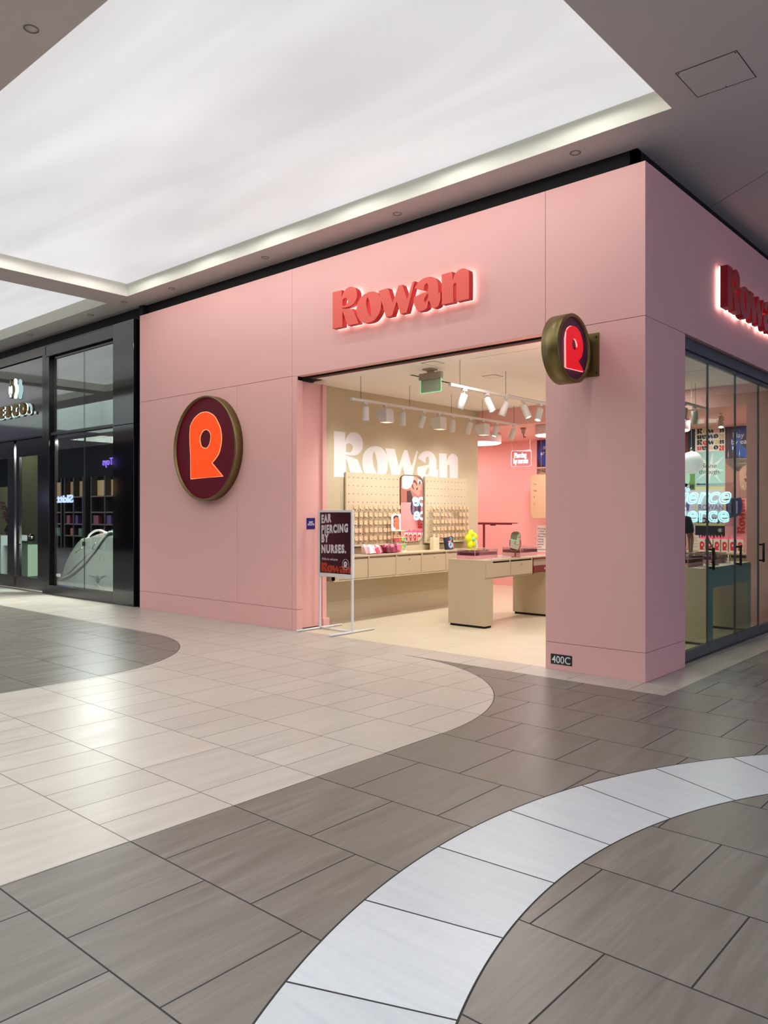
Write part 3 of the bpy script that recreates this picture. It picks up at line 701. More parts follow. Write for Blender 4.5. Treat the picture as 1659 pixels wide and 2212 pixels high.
# exit sign
t = thing('exit_sign', (-3.03, .80, 2.98), 'hanging edge lit green glass exit sign seen from its blank back', 'exit sign')
MB().box(-3.10, -2.97, .72, .86, ZI - .02, ZI).box(-3.07, -2.99, .77, .82, ZI - .05, ZI - .02).build('canopy', mat('warm_grey_metal', 'A09682', rough=.4), t, bevel=.003)
MB().box(-3.20, -2.86, .775, .825, 3.125, ZI - .045).build('housing', mat('warm_grey_metal', ''), t, bevel=.003)
MB().box(-3.185, -2.875, .797, .803, 2.97, 3.125).build('glass_panel', mat('frosted_green_glass', 'A4B49A', rough=.35, alpha=.8), t)
q = MB().box(-3.188, -3.184, .796, .804, 2.97, 3.125).box(-2.876, -2.872, .796, .804, 2.97, 3.125).box(-3.188, -2.872, .796, .804, 2.966, 2.970)
q.build('lit_edge', mat('green_edge', '66E8A0', emit='50E090', es=1.0), t)
# white wall lettering
t = thing('wall_lettering', (XW, 2.43, 2.0), 'large flat white painted word lettering on the beige wall', 'lettering')
for nm, o, hs in LOGO:
    polys = [smooth([(x * 2.906, y * 2.906) for x, y in o])] + [smooth([(x * 2.906, y * 2.906) for x, y in h]) for h in hs]
    MB().merge(curve_mesh(polys, .003), on_side(XW, .976, 2.0)).build('letter', WHITE, t)
# pegboards
def pegboard(y0, y1, ncol, label, hy0):
    z0, z1 = 1.05, 2.075
    t = thing('pegboard', (XW, (y0 + y1) / 2, z0), label, 'pegboard', 'pegboards on the beige wall')
    PB = mat('pegboard_laminate', 'CDBFA0', rough=.35, coat=.35)
    MB().box(XW + .02, XW + .05, y0, y1, z0, z1).build('board', PB, t, bevel=.002)
    MB().box(XW, XW + .02, y0 + .03, y0 + .06, z0, z1).box(XW, XW + .02, y1 - .06, y1 - .03, z0, z1).build('spacer', SLOT, t)
    MB().box(XW + .02, XW + .12, y0, y1, z0 - .025, z0).build('ledge', PB, t, bevel=.002)
    hb = MB(); rows = 9
    for r in range(rows):
        for c in range(ncol):
            y = hy0 + c * (y1 - y0 - .11) / (ncol - 1); z = z1 - .072 - r * .1165
            hb.lathe([(.0001, 0), (.0075, 0)], (XW + .0506, y, z), n=8, M=Matrix.Rotation(math.pi / 2, 4, 'Y'))
    hb.build('peg_holes', SLOT, t)
    return hy0, (y1 - y0 - .11) / (ncol - 1), z1
pegboard(1.17, 2.33, 12, 'left beige pegboard hung with earring cards, behind the poster stand', 1.225)
pegboard(2.95, 4.07, 12, 'right beige pegboard hung with earring cards, between mirror and yellow cushion', 3.005)
CARD = mat('earring_card_paper', 'EBC7A0', rough=.6); POUCH = glass_mat('clear_pouch', (215, 200, 170), refl=.05, rmax=.4)
ORD = 'first second third fourth fifth sixth seventh eighth ninth tenth'.split()
def card(y, z, x, grp, lab):
    mb = MB().box(x, x + .003, y - .031, y + .031, z - .058, z)
    mb.box(x - .010, x - .008, y - .020, y + .020, z - .105, z - .05, mi=1)  # pouch plate, the clear pouch's shadow put in as opaque brown
    mb.box(x - .018, x - .016, y - .027, y + .027, z - .058, z - .003, mi=0)
    mb.tube([(XW + .05, y, z - .008), (x + .012, y, z - .008), (x + .014, y, z)], .002, n=5, mi=2)
    s = random.choice((-1, 1)) * .008
    mb.sphere((x + .006, y + s, z - .026), .0045, n=6, m=4, mi=2)
    o = mb.build('earring_card', [CARD, mat('pouch_shadow_brown', 'B49A74', rough=.4), CHROME]); return tag(o, lab, 'earring card', grp)
for r in range(5):
    for c in range(10):
        if r == 1 and c in (6,): pass
        y = 1.28 + .1035 * (c + .15) + random.uniform(-.008, .008); z = 1.615 - r * .112
        card(y, z, XW + .115 + random.uniform(0, .02), 'earring cards on the left pegboard', 'peach earring card, left pegboard, %s row, %s from the left' % ('top second middle fourth bottom'.split()[r], ORD[c]))
for r in range(5):
    for c in range(10):
        if r == 1 and c in (5, 6): continue
        y = 3.09 + .1 * c + random.uniform(-.008, .008); z = 1.615 - r * .112
        card(y, z, XW + .115 + random.uniform(0, .02), 'earring cards on the right pegboard', 'peach earring card, right pegboard, %s row, %s from the left' % ('top second middle fourth bottom'.split()[r], ORD[c]))
# wall mirror
def rrect(a0, a1, b0, b1, r, n=8):
    P = []
    for cx_, cy_, s in ((a1 - r, b1 - r, 0), (a0 + r, b1 - r, 90), (a0 + r, b0 + r, 180), (a1 - r, b0 + r, 270)):
        for k in range(n + 1): P.append((cx_ + r * math.cos(math.radians(s + 90 * k / n)), cy_ + r * math.sin(math.radians(s + 90 * k / n))))
    return P
t = thing('wall_mirror', (XW, 2.64, 1.04), 'tall mirror with rounded corners between the two pegboards', 'mirror')
MB().prism(rrect(2.365, 2.915, 1.05, 2.085, .13), 'x', XW, XW + .035).build('frame', mat('bronze_mirror_frame', '8A7440', rough=.3, metal=.8), t)
MB().prism(rrect(2.375, 2.905, 1.06, 2.075, .122), 'x', XW + .035, XW + .037).build('mirror_glass', MIRROR, t)
q = [(2.40, 2.05), (2.47, 2.07), (2.69, 2.07), (2.68, 2.02), (2.65, 1.95), (2.59, 1.89), (2.52, 1.865), (2.44, 1.87), (2.40, 1.885)]
MB().prism(smooth(q, 4, 50), 'x', XW + .037, XW + .0385).build('corner_decal', WHITE, t)
MB().lathe([(.0001, 0), (.05, 0), (.05, .001), (.0001, .001)], (XW + .038, 2.83, 1.975), n=28, M=Ms).build('round_decal', WHITE, t)
MB().merge(mono_mesh(.05, .001), on_side(XW + .0392, 2.83, 1.975)).build('emblem', INK, t)
# wall counter with flap doors
t = thing('wall_counter', (-4.7, 2.4, .58), 'long floating beige counter with flap fronts along the left wall', 'counter')
y0, y1 = .60, 4.24
MB().box(XW, -4.50, y0, y1, .895, .918).build('countertop', BEIGEF, t, bevel=.002)
MB().box(XW, XW + .03, y0, y1, .918, 1.0).build('upstand', BEIGEF, t, bevel=.002)
MB().box(XW, -4.54, y0, y1, .59, .895).build('carcass', BEIGEF, t)
q = MB().box(-4.541, -4.50, y0, y1, .585, .603)
ds = [(.70, 1.278), (1.30, 1.868), (1.892, 2.452), (2.476, 3.06), (3.084, 3.66), (3.684, 4.225)]
for a in [y0 - 0] + [d[1] for d in ds]: q.box(-4.541, -4.502, a, a + .024, .60, .896)
q.box(-4.541, -4.502, .6, .70, .60, .896)
q.build('frame', BEIGEF, t)
MB().box(-4.545, -4.5405, y0 + .02, y1, .872, .894).build('finger_gap', SLOT, t)
for i, (a, c_) in enumerate(ds):
    d = MB().box(-4.54, -4.508, a + .004, c_ - .004, .608, .868).build('door', BEIGEF, t, bevel=.0015)
    if i in (2, 3, 5): MB().lathe([(.011, 0), (.011, .010), (.008, .012), (.0001, .012)], (-4.508, (a + c_) / 2, .825), n=14, M=Ms).build('lock', CHROME, d)
# counter goods
def bagpile(y, cols, name, label, ln):
    t = thing(name, (-4.63, y, .918), label, 'pouches')
    random.seed(int(y * 100))
    MB().box(-4.72, -4.55, y - ln / 2, y + ln / 2, .918, .93).build('tray', ACRY, t)
    for i in range(9):
        a = y - ln / 2 + .03 + (ln - .06) * i / 8
        hh = random.uniform(.07, .115); w_ = random.uniform(.03, .045)
        M = Matrix.Translation((-4.63 + random.uniform(-.03, .03), a, .93)) @ Matrix.Rotation(random.uniform(-.35, .35), 4, 'X')
        mb = MB(); mb.add([M @ Vector(v) for v in ((-.05, -w_, 0), (.05, -w_, 0), (.05, w_, 0), (-.05, w_, 0), (-.03, -w_ * .8, hh), (.035, -w_, hh * .9), (.03, w_ * .9, hh), (-.04, w_, hh * .92), (0, 0, hh * 1.25))],
               [(0, 3, 2, 1), (0, 1, 5, 4), (1, 2, 6, 5), (2, 3, 7, 6), (3, 0, 4, 7), (4, 5, 8), (5, 6, 8), (6, 7, 8), (7, 4, 8)])
        mb.build('pouch', cols[i % len(cols)], t, bevel=.004)
bagpile(1.52, [mat('pale_pink_pouch', 'F2C8D0', rough=.3), mat('white_pouch', 'F4EEF2', rough=.3), mat('red_print_pouch', 'D8506A', rough=.4)], 'pouch_tray', 'clear tray of pale pink and white pouches on the wall counter', .34)
bagpile(1.90, [mat('burgundy_pouch', '6A1830', rough=.4), mat('burgundy_pouch2', '8A2A44', rough=.3), mat('rose_pouch', 'D86A86', rough=.4)], 'pouch_tray', 'tray of burgundy and rose pouches on the wall counter', .32)
# charm display stand with framed portrait
t = thing('charm_display', (-4.74, 2.2, .918), 'cream charm display stand topped by a framed portrait photo', 'display stand')
CR = mat('cream_card', 'F0DDB8', rough=.5)
MB().box(-4.78, -4.70, 2.03, 2.35, .918, .935).build('base', CR, t)
for y in (2.05, 2.33): MB().box(-4.745, -4.735, y - .004, y + .004, .935, 1.24).build('upright', CR, t)
for z in (1.03, 1.13, 1.23): MB().box(-4.76, -4.69, 2.04, 2.34, z, z + .006).build('shelf', CR, t)
cols = ['E0405A', 'E8506A', 'F08060', 'C8E050', '70D8C0']
for z in (1.03, 1.13):
    for i in range(5):
        m_ = mat('charm_' + cols[i], cols[i], rough=.3)
        y = 2.07 + i * .058
        MB().tube([(-4.70, y + .018 * math.cos(a), z - .03 + .02 * math.sin(a)) for a in [k * math.pi / 6 for k in range(12)]], .007, n=6, closed=True).sphere((-4.70, y, z - .03), .009, n=8, m=6).build('charm', m_, t)
pf = MB().box(-4.745, -4.73, 2.03, 2.24, 1.236, 1.48).build('photo_frame', mat('white_frame', 'F4E8E8', rough=.4), t)
MB().box(-4.7299, -4.728, 2.045, 2.225, 1.252, 1.465).build('photo_paper', mat('photo_paper', 'F0E4F0', rough=.5), pf)
fx = -4.7278
face = smooth([(2.16, 1.44), (2.185, 1.43), (2.20, 1.39), (2.195, 1.34), (2.20, 1.29), (2.20, 1.253), (2.11, 1.253), (2.12, 1.275), (2.085, 1.28), (2.075, 1.30), (2.07, 1.32), (2.055, 1.335), (2.07, 1.36), (2.07, 1.40), (2.09, 1.43), (2.12, 1.447)], 3)
MB().prism(face, 'x', fx, fx + .0008).build('portrait', mat('portrait_skin', 'D87A58', rough=.6), pf)
MB().prism(smooth([(2.07, 1.40), (2.065, 1.435), (2.10, 1.46), (2.15, 1.462), (2.19, 1.44), (2.17, 1.43), (2.12, 1.445)], 3), 'x', fx + .0008, fx + .0014).prism([(2.078, 1.375), (2.11, 1.38), (2.11, 1.372), (2.08, 1.368)], 'x', fx + .0008, fx + .0014).prism([(2.07, 1.315), (2.10, 1.325), (2.09, 1.305)], 'x', fx + .0008, fx + .0014).build('portrait_dark', mat('portrait_shadow', '4A1A1E'), pf)
# cream box column, leaflet box
t = thing('card_box', (-4.72, 3.05, .918), 'slim cream box with a grid front on the counter below the mirror', 'box')
MB().box(-4.76, -4.68, 2.98, 3.12, .918, 1.11).build('box', CR, t, bevel=.002)
q = MB()
for z in (.965, 1.01, 1.055): q.box(-4.6795, -4.679, 2.99, 3.11, z, z + .003)
q.box(-4.6795, -4.679, 3.048, 3.051, .93, 1.10); q.build('seams', mat('cream_line', 'C8AE84'), t)
t = thing('leaflet_box', (-4.62, 3.17, .918), 'navy box with orange and blue ring artwork standing on the counter', 'box')
Mt = Matrix.Translation((-4.60, 3.28, .918)) @ Matrix.Rotation(.12, 4, 'X') @ Matrix.Rotation(-.08, 4, 'Y')
MB().box(-.03, .03, -.085, .085, 0, .20, M=Mt).build('box', mat('navy_card', '1C2A48', rough=.4), t)
def ring(cy, cz, r, w, m_, nm):
    MB().tube([Mt @ Vector((.033, cy + r * math.cos(a), cz + r * math.sin(a))) for a in [k * math.pi / 12 for k in range(24)]], w, n=6, closed=True).build(nm, m_, t)
LB = mat('light_blue_ink', '9AD0F4', rough=.4); CO = mat('coral_ink', 'F07A60', rough=.4)
ring(.0, .075, .05, .006, LB, 'ring'); ring(.0, .075, .033, .005, mat('white_ink', 'F4F4F8'), 'ring'); ring(-.01, .07, .018, .005, LB, 'ring'); ring(.03, .165, .022, .005, LB, 'ring')
MB().box(.031, .034, -.05, .03, .125, .145, M=Mt).box(.031, .034, .05, .08, .01, .10, M=Mt).build('artwork', CO, t)
# yellow flower cushion
t = thing('flower_cushion', (-4.62, 3.92, .918), 'bright yellow inflated flower shaped cushion at the end of the counter', 'cushion')
YEL = mat('neon_yellow_vinyl', 'E4F400', rough=.35, coat=.3)
mb = MB(); c0 = Vector((-4.63, 3.92, 1.065))
for k in range(5):
    a = math.radians(90 + 72 * k + 8)
    mb.sphere(c0 + Vector((0, .092 * math.cos(a), .092 * math.sin(a))),   .070, n=18, m=12, sc=(.62, 1, 1))
mb.sphere(c0, .085, n=20, m=14, sc=(.42, 1, 1))
o = mb.build('petals', YEL, t)
rm = o.modifiers.new('remesh', 'REMESH'); rm.mode = 'VOXEL'; rm.voxel_size = .008; rm.use_smooth_shade = True
sm_ = o.modifiers.new('smooth', 'SMOOTH'); sm_.iterations = 6; sm_.factor = .6
MB().sphere(c0 + Vector((.035, .01, 0)), .035, n=16, m=10, sc=(.5, 1, 1)).build('centre', mat('mint_vinyl', '7AD8B8', rough=.4), t)
MB().box(-.0015, .0015, -.02, .02, -.13, 0, M=Matrix.Translation((-4.585, 3.99, 1.055)) @ Matrix.Rotation(.25, 4, 'X')).build('swing_tag', mat('tag_paper', 'DDE4D6'), t)
# ---------------- display tables ----------------
def utable(x0, x1, y0, y1, h, ln, lf, apron, label, sidem, drawers, lname):
    t = thing('display_table', ((x0 + x1) / 2, (y0 + y1) / 2, 0), label, 'table', 'beige display tables')
    MB().box(x0, x1, y0, y1, h - .022, h).build('tabletop', BEIGEF, t, bevel=.0015)
    MB().box(x0, x1 - .002, y0, y0 + ln, .03, h - .022).build('leg', BEIGEF, t, bevel=.0015)
    MB().box(x0, x1 - .002, y1 - lf, y1, .03, h - .022).build('leg', BEIGEF, t, bevel=.0015)
    MB().box(x0 + .02, x1 - .02, y0 + .02, y0 + ln - .02, 0, .03).build('plinth', SLOT, t)
    MB().box(x0 + .02, x1 - .02, y1 - lf + .02, y1 - .02, 0, .03).build('plinth', SLOT, t)
    MB().box(x0, x1 - .02, y0 + ln, y1 - lf, h - apron, h - .022).build('apron', BEIGEF, t)
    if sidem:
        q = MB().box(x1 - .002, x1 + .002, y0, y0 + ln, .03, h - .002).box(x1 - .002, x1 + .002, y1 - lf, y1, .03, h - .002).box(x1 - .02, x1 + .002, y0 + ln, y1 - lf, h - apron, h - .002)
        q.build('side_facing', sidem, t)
    return t
T1 = utable(-3.46, -2.87, 1.725, 3.50, .885, .19, .17, .245, 'beige U shaped display table with two drawers, seen through the open entrance', None, 2, '')
q = MB().box(-2.89, -2.872, 1.915, 2.90, .64, .65).box(-2.872, -2.87, 1.725, 1.74, .64, .863).box(-2.874, -2.87, 2.31, 2.335, .65, .863).box(-2.874, -2.87, 2.88, 2.905, .65, .863)
q.build('drawer_frame', BEIGEF, T1)
MB().box(-2.885, -2.8805, 1.74, 2.88, .842, .862).build('finger_gap', SLOT, T1)
for a, c_, k in ((1.745, 2.307, 0), (2.339, 2.878, 1)):
    d = MB().box(-2.884, -2.864, a, c_, .655, .84).build('drawer', BEIGEF, T1, bevel=.0015)
    if k: MB().lathe([(.012, 0), (.012, .012), (.008, .014), (.0001, .014)], (-2.864, (a + c_) / 2, .80), n=14, M=Ms).build('knob', CHROME, d)
q = MB().box(-2.888, -2.866, 2.905, 3.50, .845, .868).box(-2.888, -2.866, 2.905, 2.925, .64, .868)
q.build('burgundy_rail', mat('burgundy_lacquer', '6E1C22', rough=.35), T1)
d = MB().box(-2.884, -2.86, 2.925, 3.48, .655, .755).build('drawer', mat('burgundy_lacquer', ''), T1); MB().sphere((-2.853, 3.2, .705), .014, n=12, m=8).build('knob', CHROME, d)
TEAL = mat('teal_grey_side', '86B4B2', rough=.35)  # teal grey tone for the side faces of one table
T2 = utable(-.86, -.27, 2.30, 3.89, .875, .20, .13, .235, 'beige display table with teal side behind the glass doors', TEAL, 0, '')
PKA = mat('pink_tray_base', 'E8A8AC', rough=.4)
def tray(x0, x1, y0, y1, z, label):
    t = thing('jewellery_tray', ((x0 + x1) / 2, (y0 + y1) / 2, z), label, 'display tray', 'lidded jewellery trays')
    MB().box(x0, x1, y0, y1, z, z + .045).build('base', PKA, t, bevel=.002)
    MB().box(x0 + .006, x1 - .006, y0 + .006, y1 - .006, z + .045, z + .085).build('velvet_insert', BURG, t)
    q = MB()
    for k in range(6):
        for m_ in range(3):
            q.sphere((x0 + .05 + m_ * (x1 - x0 - .1) / 2, y0 + .05 + k * (y1 - y0 - .1) / 5, z + .089), .006, n=6, m=4)
    q.build('earrings', CHROME, t)
    tt = .004
    q = MB().box(x0, x1, y0, y0 + tt, z + .045, z + .12).box(x0, x1, y1 - tt, y1, z + .045, z + .12).box(x0, x0 + tt, y0, y1, z + .045, z + .12).box(x1 - tt, x1, y0, y1, z + .045, z + .12).box(x0, x1, y0, y1, z + .12, z + .124)
    q.build('acrylic_lid', ACRY, t)
    e = MB()
    for x in (x0, x1): 
        for y in (y0, y1): e.box(x - .002, x + .002, y - .002, y + .002, z + .045, z + .124)
    for x in (x0, x1): e.box(x - .002, x + .002, y0, y1, z + .121, z + .125)
    for y in (y0, y1): e.box(x0, x1, y - .002, y + .002, z + .121, z + .125)
    e.build('lid_edge', mat('acrylic_edge', 'F0C8D0', rough=.2), t)
tray(-3.42, -3.12, 1.86, 2.40, .885, 'lidded burgundy jewellery tray at the near end of the table in the entrance')
tray(-3.38, -3.08, 2.92, 3.40, .885, 'lidded burgundy jewellery tray behind the small table mirror')
tray(-.82, -.50, 2.36, 2.85, .875, 'lidded burgundy jewellery tray at the near end of the teal sided table')
tray(-.80, -.50, 3.20, 3.66, .875, 'lidded burgundy jewellery tray at the far end of the teal sided table')
def tmirror(x, y, z, ang, label, woodm):
    t = thing('table_mirror', (x, y, z), label, 'table mirror', 'tilting table mirrors')
    MB().lathe([(.0001, 0), (.075, 0), (.075, .008), (.02, .014), (.0001, .014)], (x, y, z), n=32).build('base', woodm, t)
    MB().tube([(x, y, z + .01), (x, y, z + .11)], .009, n=12).build('stem', woodm, t)
    MR = Matrix.Translation((x, y, z + .22)) @ Matrix.Rotation(ang, 4, 'Z')
    fk = [MR @ Vector((u, 0, v)) for u, v in ((-.075, .02), (-.078, -.05), (-.06, -.10), (0, -.115), (.06, -.10), (.078, -.05), (.075, .02))]
    MB().tube(fk, .006, n=8).build('fork', woodm, t)
    MT = MR @ Matrix.Rotation(-.42, 4, 'X')
    P = rrect(-.068, .068, -.145, .145, .055)
    def pr(d0, d1):
        n = len(P); vs = [MT @ Vector((a, d0, c_)) for a, c_ in P] + [MT @ Vector((a, d1, c_)) for a, c_ in P]
        return MB().add(vs, [list(range(n)), list(reversed(range(n, 2 * n)))] + [(i, (i + 1) % n, n + (i + 1) % n, n + i) for i in range(n)])
    pr(-.006, .012).build('frame', woodm, t)
    n_ = [(a * .93, c_ * .965) for a, c_ in P]; P[:] = n_
    pr(-.008, -.006).build('mirror_glass', MIRROR, t)
tmirror(-3.0, 2.66, .885, .35, 'small tilted rounded mirror on a brown stand on the entrance table', mat('copper_brown_metal', '8A5A44', rough=.3, metal=.5))
tmirror(-.44, 2.98, .875, 1.9, 'small tilted mirror seen edge on, on the teal sided table', mat('khaki_metal', '8A7650', rough=.35, metal=.4))
def leafprop(x, y, z, label):
    t = tag(MB().box(x - .045, x + .045, y - .1, y + .1, z, z + .012).build('acrylic_block', mat('pale_pink_acrylic', 'F0C0C8', rough=.15), bevel=.002), label, 'acrylic block', 'flat acrylic blocks on the tables')
leafprop(-2.99, 2.12, .885, 'flat pale pink acrylic block at the front edge of the entrance table')
leafprop(-3.05, 2.47, .885, 'flat pale pink acrylic block just before the small table mirror')
leafprop(-.36, 2.50, .875, 'flat pale pink acrylic block near the first door on the teal sided table')
t = tag(MB().lathe([(.0001, 0), (.05, 0), (.058, .10), (.055, .10), (.047, .005), (.0001, .005)], (-.42, 3.42, .875), n=28).build('clear_bowl', ACRY), 'small clear acrylic tumbler on the teal sided table', 'tumbler')
q = MB()
e = .005
for x in (-.80, -.72):
    for y in (3.0, 3.0): q.box(x, x + e, y, y + e, .875, .99)
q.box(-.80, -.715, 3.0, 3.0 + e, .985, .99).box(-.80, -.715, 3.0, 3.0 + e, .875, .88)
tag(q.build('wire_frame', mat('brass_wire', 'B89A70', metal=.8, rough=.3)), 'small square wire frame standing on the teal sided table', 'frame')
# ---------------- rear room: posters ----------------
def quad_mb(x0, x1, z0, z1, y=None, t=.003, mi=0, mb=None):
    mb = mb or MB(); yy = YB if y is None else y
    return mb.box(x0, x1, yy - t, yy, z0, z1, mi=mi)
def poster(x0, x1, z0, z1, col, label, y=None):
    o = quad_mb(x0, x1, z0, z1, y).build('wall_poster', mat('print_' + col, col, rough=.55), origin=(((x0 + x1) / 2, (y or YB) - .0015, z0)))
    return tag(o, label, 'poster', 'posters on the rear wall')
def ink(o, nm, polys, col, lay=1, yy=None):
    """flat printed shapes (x,z) on a poster"""
    mb = MB(); y = (YB if yy is None else yy) - .003 - .0006 * lay
    for p in polys: mb.prism(p, 'y', y, y + .0005)
    return mb.build(nm, mat('ink_' + col, col, rough=.55), o)
def words(o, txt, x, z, size, col, lay=2, shear=0, align='LEFT', xs_=1.0, off=0, line=1.0):
    return MB().merge(text_mesh(txt, size, .0004, off=off, shear=shear, align=align, xscale=xs_, line=line), on_front(x, YB - .0032 - .0006 * lay, z)).build('lettering', mat('ink_' + col, col, rough=.55), o)
def ellipse(cx_, cz_, a, c_, n=36, rot=0): return [(cx_ + a * math.cos(t) * math.cos(rot) - c_ * math.sin(t) * math.sin(rot), cz_ + a * math.cos(t) * math.sin(rot) + c_ * math.sin(t) * math.cos(rot)) for t in [2 * math.pi * k / n for k in range(n)]]
def glyph(o, which, x, z, W, col, flip=False, lay=2, nm='lettering'):
    _, ol, hs = LOGO[which]; bx = min(p[0] for p in ol)
    f = -1 if flip else 1
    polys = [smooth([((px - bx) * W * f, py * W * f) for px, py in ol], 3)] + [smooth([((px - bx) * W * f, py * W * f) for px, py in h], 3) for h in hs]
    w = (max(p[0] for p in ol) - bx) * W
    MB().merge(curve_mesh(polys, .0004), on_front(x + (w if flip else 0), YB - .0032 - .0006 * lay, z + (.165 * W if flip else 0))).build(nm, mat('ink_' + col, col, rough=.55), o)
    return w
# column next to the pillar
o = poster(-2.62, -2.143, 2.55, 2.985, '0E1C28', 'dark teal poster with an orange face, top of the column behind the pillar edge')
ink(o, 'figure', [smooth([(-2.55, 2.56), (-2.20, 2.56), (-2.27, 2.68), (-2.24, 2.82), (-2.30, 2.93), (-2.45, 2.95), (-2.52, 2.8)])], '7A3420')
ink(o, 'shade', [smooth([(-2.25, 2.56), (-2.16, 2.56), (-2.16, 2.97), (-2.24, 2.97), (-2.27, 2.75)])], '16324A', 2)
o = poster(-2.62, -2.143, 1.90, 2.547, '6B9458', 'green poster with mint and white shapes behind the globe lamp')
ink(o, 'mint_shape', [ellipse(-2.38, 2.12, .15, .20)], 'B4E0CC'); ink(o, 'mint_leaf', [smooth([(-2.5, 2.0), (-2.3, 2.02), (-2.2, 1.96), (-2.32, 1.91), (-2.5, 1.91)])], 'B4E0CC', 1)
glyph(o, 4, -2.235, 1.925, .4, '141A20')
o = poster(-2.62, -2.143, 1.15, 1.897, 'E6E0F0', 'pale lilac poster with dark line drawing behind the neon words')
ink(o, 'line_drawing', [[(-2.3, 1.5), (-2.295, 1.5), (-2.16, 1.78), (-2.165, 1.78)], ellipse(-2.27, 1.62, .03, .09)], '6A5AA0')
o = poster(-2.139, -1.640, 2.562, 2.995, 'EAE4DC', 'white poster filled with rows of multicoloured word lettering')
W = .42; rows_ = [(2.875, False, ['1A1420', 'D8C070', '1A1420', 'F0A0A8', '1A1420']), (2.782, True, ['1A1420', '20242E', '2A3A80', '1A1420', 'C8B480']), (2.680, False, ['1A1420', 'D83048', '20242E', 'D8C070', '1A1A26']), (2.588, True, ['E05060', '40242E', 'E8C8B0', '1A1420', 'D02838'])]
for z, fl_, cs in rows_:
    order = range(5) if not fl_ else reversed(range(5)); x = -2.105
    for k, gi in enumerate(order): x += glyph(o, gi, x, z, W, cs[k], fl_) + .004
o = poster(-2.139, -1.640, 1.957, 2.560, 'A9CDCB', 'pale turquoise poster with a white star burst')
cx_, cz_ = -1.88, 2.26; P = []
for k in range(16):
    a = math.radians(90 - 22.5 * k - 8); r = ((.30, .34, .26, .32, .29, .33, .27, .31)[k // 2] if k % 2 == 0 else .075)
    P.append((min(max(cx_ + r * math.cos(a), -2.13), -1.65), min(max(cz_ + r * math.sin(a), 1.965), 2.555)))
ink(o, 'star', [P], 'DCE4E0')
words(o, 'Shine', -2.035, 2.275, .115, '16181E', shear=.35); words(o, 'through.', -2.075, 2.175, .110, '16181E', xs_=.98)
logo_part(o, on_front(-2.11, YB - .0046, 1.985), .15, .0004, INK)
o = poster(-2.139, -1.640, 1.280, 1.955, 'E9E29A', 'yellow framed poster with pale centre behind the neon words')
ink(o, 'centre', [rrect(-2.11, -1.67, 1.33, 1.90, .01)], 'DDE2E4')
words(o, 'ROWAN', -2.09, 1.55, .135, '8C86A8', off=.004, xs_=.82); words(o, 'ROWAN', -2.10, 1.325, .13, '2A2430', off=.006, xs_=.85)
o = poster(-2.139, -1.640, 1.00, 1.278, '101822', 'near black poster with a round white emblem above the gift bags')
ink(o, 'ring', [ellipse(-1.72, 1.205, .035, .035)], 'D8D8DC'); ink(o, 'ring_centre', [ellipse(-1.72, 1.205, .030, .030)], '101822', 2)
MB().merge(mono_mesh(.04, .0004), on_front(-1.72, YB - .0052, 1.205)).build('emblem', OFFW, o)
def playposter(x0, x1, label, l1, l2, tx):
    o = poster(x0, x1, 2.42, 3.0 - .04, '3A1A34', label)
    ink(o, 'blue_letter', [smooth([(tx - .02, 2.66), (tx + .04, 2.90), (tx + .16, 2.955), (tx + .36, 2.955), (tx + .44, 2.80), (tx + .43, 2.58), (tx + .30, 2.435), (tx + .13, 2.44), (tx + .03, 2.52)])], '20429A')
    ink(o, 'counter', [ellipse(tx + .24, 2.72, .10, .14), [(tx + .24, 2.62), (tx + .42, 2.64), (tx + .44, 2.56), (tx + .26, 2.57)]], '3A1A34', 2)
    words(o, l1, tx, 2.77, .12, 'D6D8E2', 3); words(o, l2, tx - .02, 2.66, .12, 'D6D8E2', 3, shear=.0)
    return o
def earposter(x0, x1, z0, z1, cx_, cz_, s, label):
    o = poster(x0, x1, z0, z1, 'A87468', label)
    c = lambda pts: [(min(max(cx_ + a * s, x0), x1), min(max(cz_ + b_ * s, z0), z1)) for a, b_ in pts]
    ink(o, 'hair', [c([(-1, 1.2), (1.3, 1.2), (1.3, .45), (.9, .62), (.3, .42), (-.2, .25), (-.62, .62), (-1, 1.0)])], '6E5A50')
    ink(o, 'hair_strand', [c([(-.5, .95), (.2, .85), (1.2, .55), (1.2, .62), (.3, .95), (-.4, 1.05)]), c([(-.2, .62), (.4, .66), (1.2, .42), (1.2, .36), (.4, .58)])], '9A8674', 2)
    ink(o, 'hair_shadow', [c(smooth([(-.3, .5), (.1, .45), (.35, .3), (.1, .22), (-.2, .28)])), c([(.45, -1.3), (1.2, -1.3), (1.2, -.35), (.9, -.3), (.7, -.7)])], '4A3A3A', 2)
    ink(o, 'ear', [c(smooth([(-.02, .25), (.2, .5), (.55, .58), (.85, .45), (.95, .1), (.8, -.3), (.45, -.55), (.2, -.72), (.05, -.6), (-.02, -.2)]))], 'C49680', 3)
    ink(o, 'ear_inner', [c(smooth([(.28, .12), (.42, .34), (.66, .42), (.80, .28), (.78, .0), (.66, -.2), (.55, -.3), (.62, -.05), (.66, .15), (.55, .24), (.42, .14), (.33, -.05)])), c(smooth([(.20, -.1), (.36, -.16), (.40, -.30), (.26, -.28)]))], '6A3C34', 4)
    ink(o, 'earring', [c(ellipse(.15, -.52, .03, .03, 10)), c(ellipse(.32, -.52, .025, .025, 10))], 'F0E0D0', 5)
    return o
playposter(-1.636, -.80, 'dark plum poster with a blue letter reading Play by ear, by the pink pier', 'Play it', 'by ear', -1.52)
earposter(-1.636, -.80, 1.742, 2.418, -1.40, 2.12, .34, 'large close up poster of an ear with earrings, below the plum poster by the pier')
o = poster(-1.636, -.80, 1.00, 1.740, 'EDA6A4', 'pink poster with red word lettering turned upright, beside the gift bags')
mb = MB()
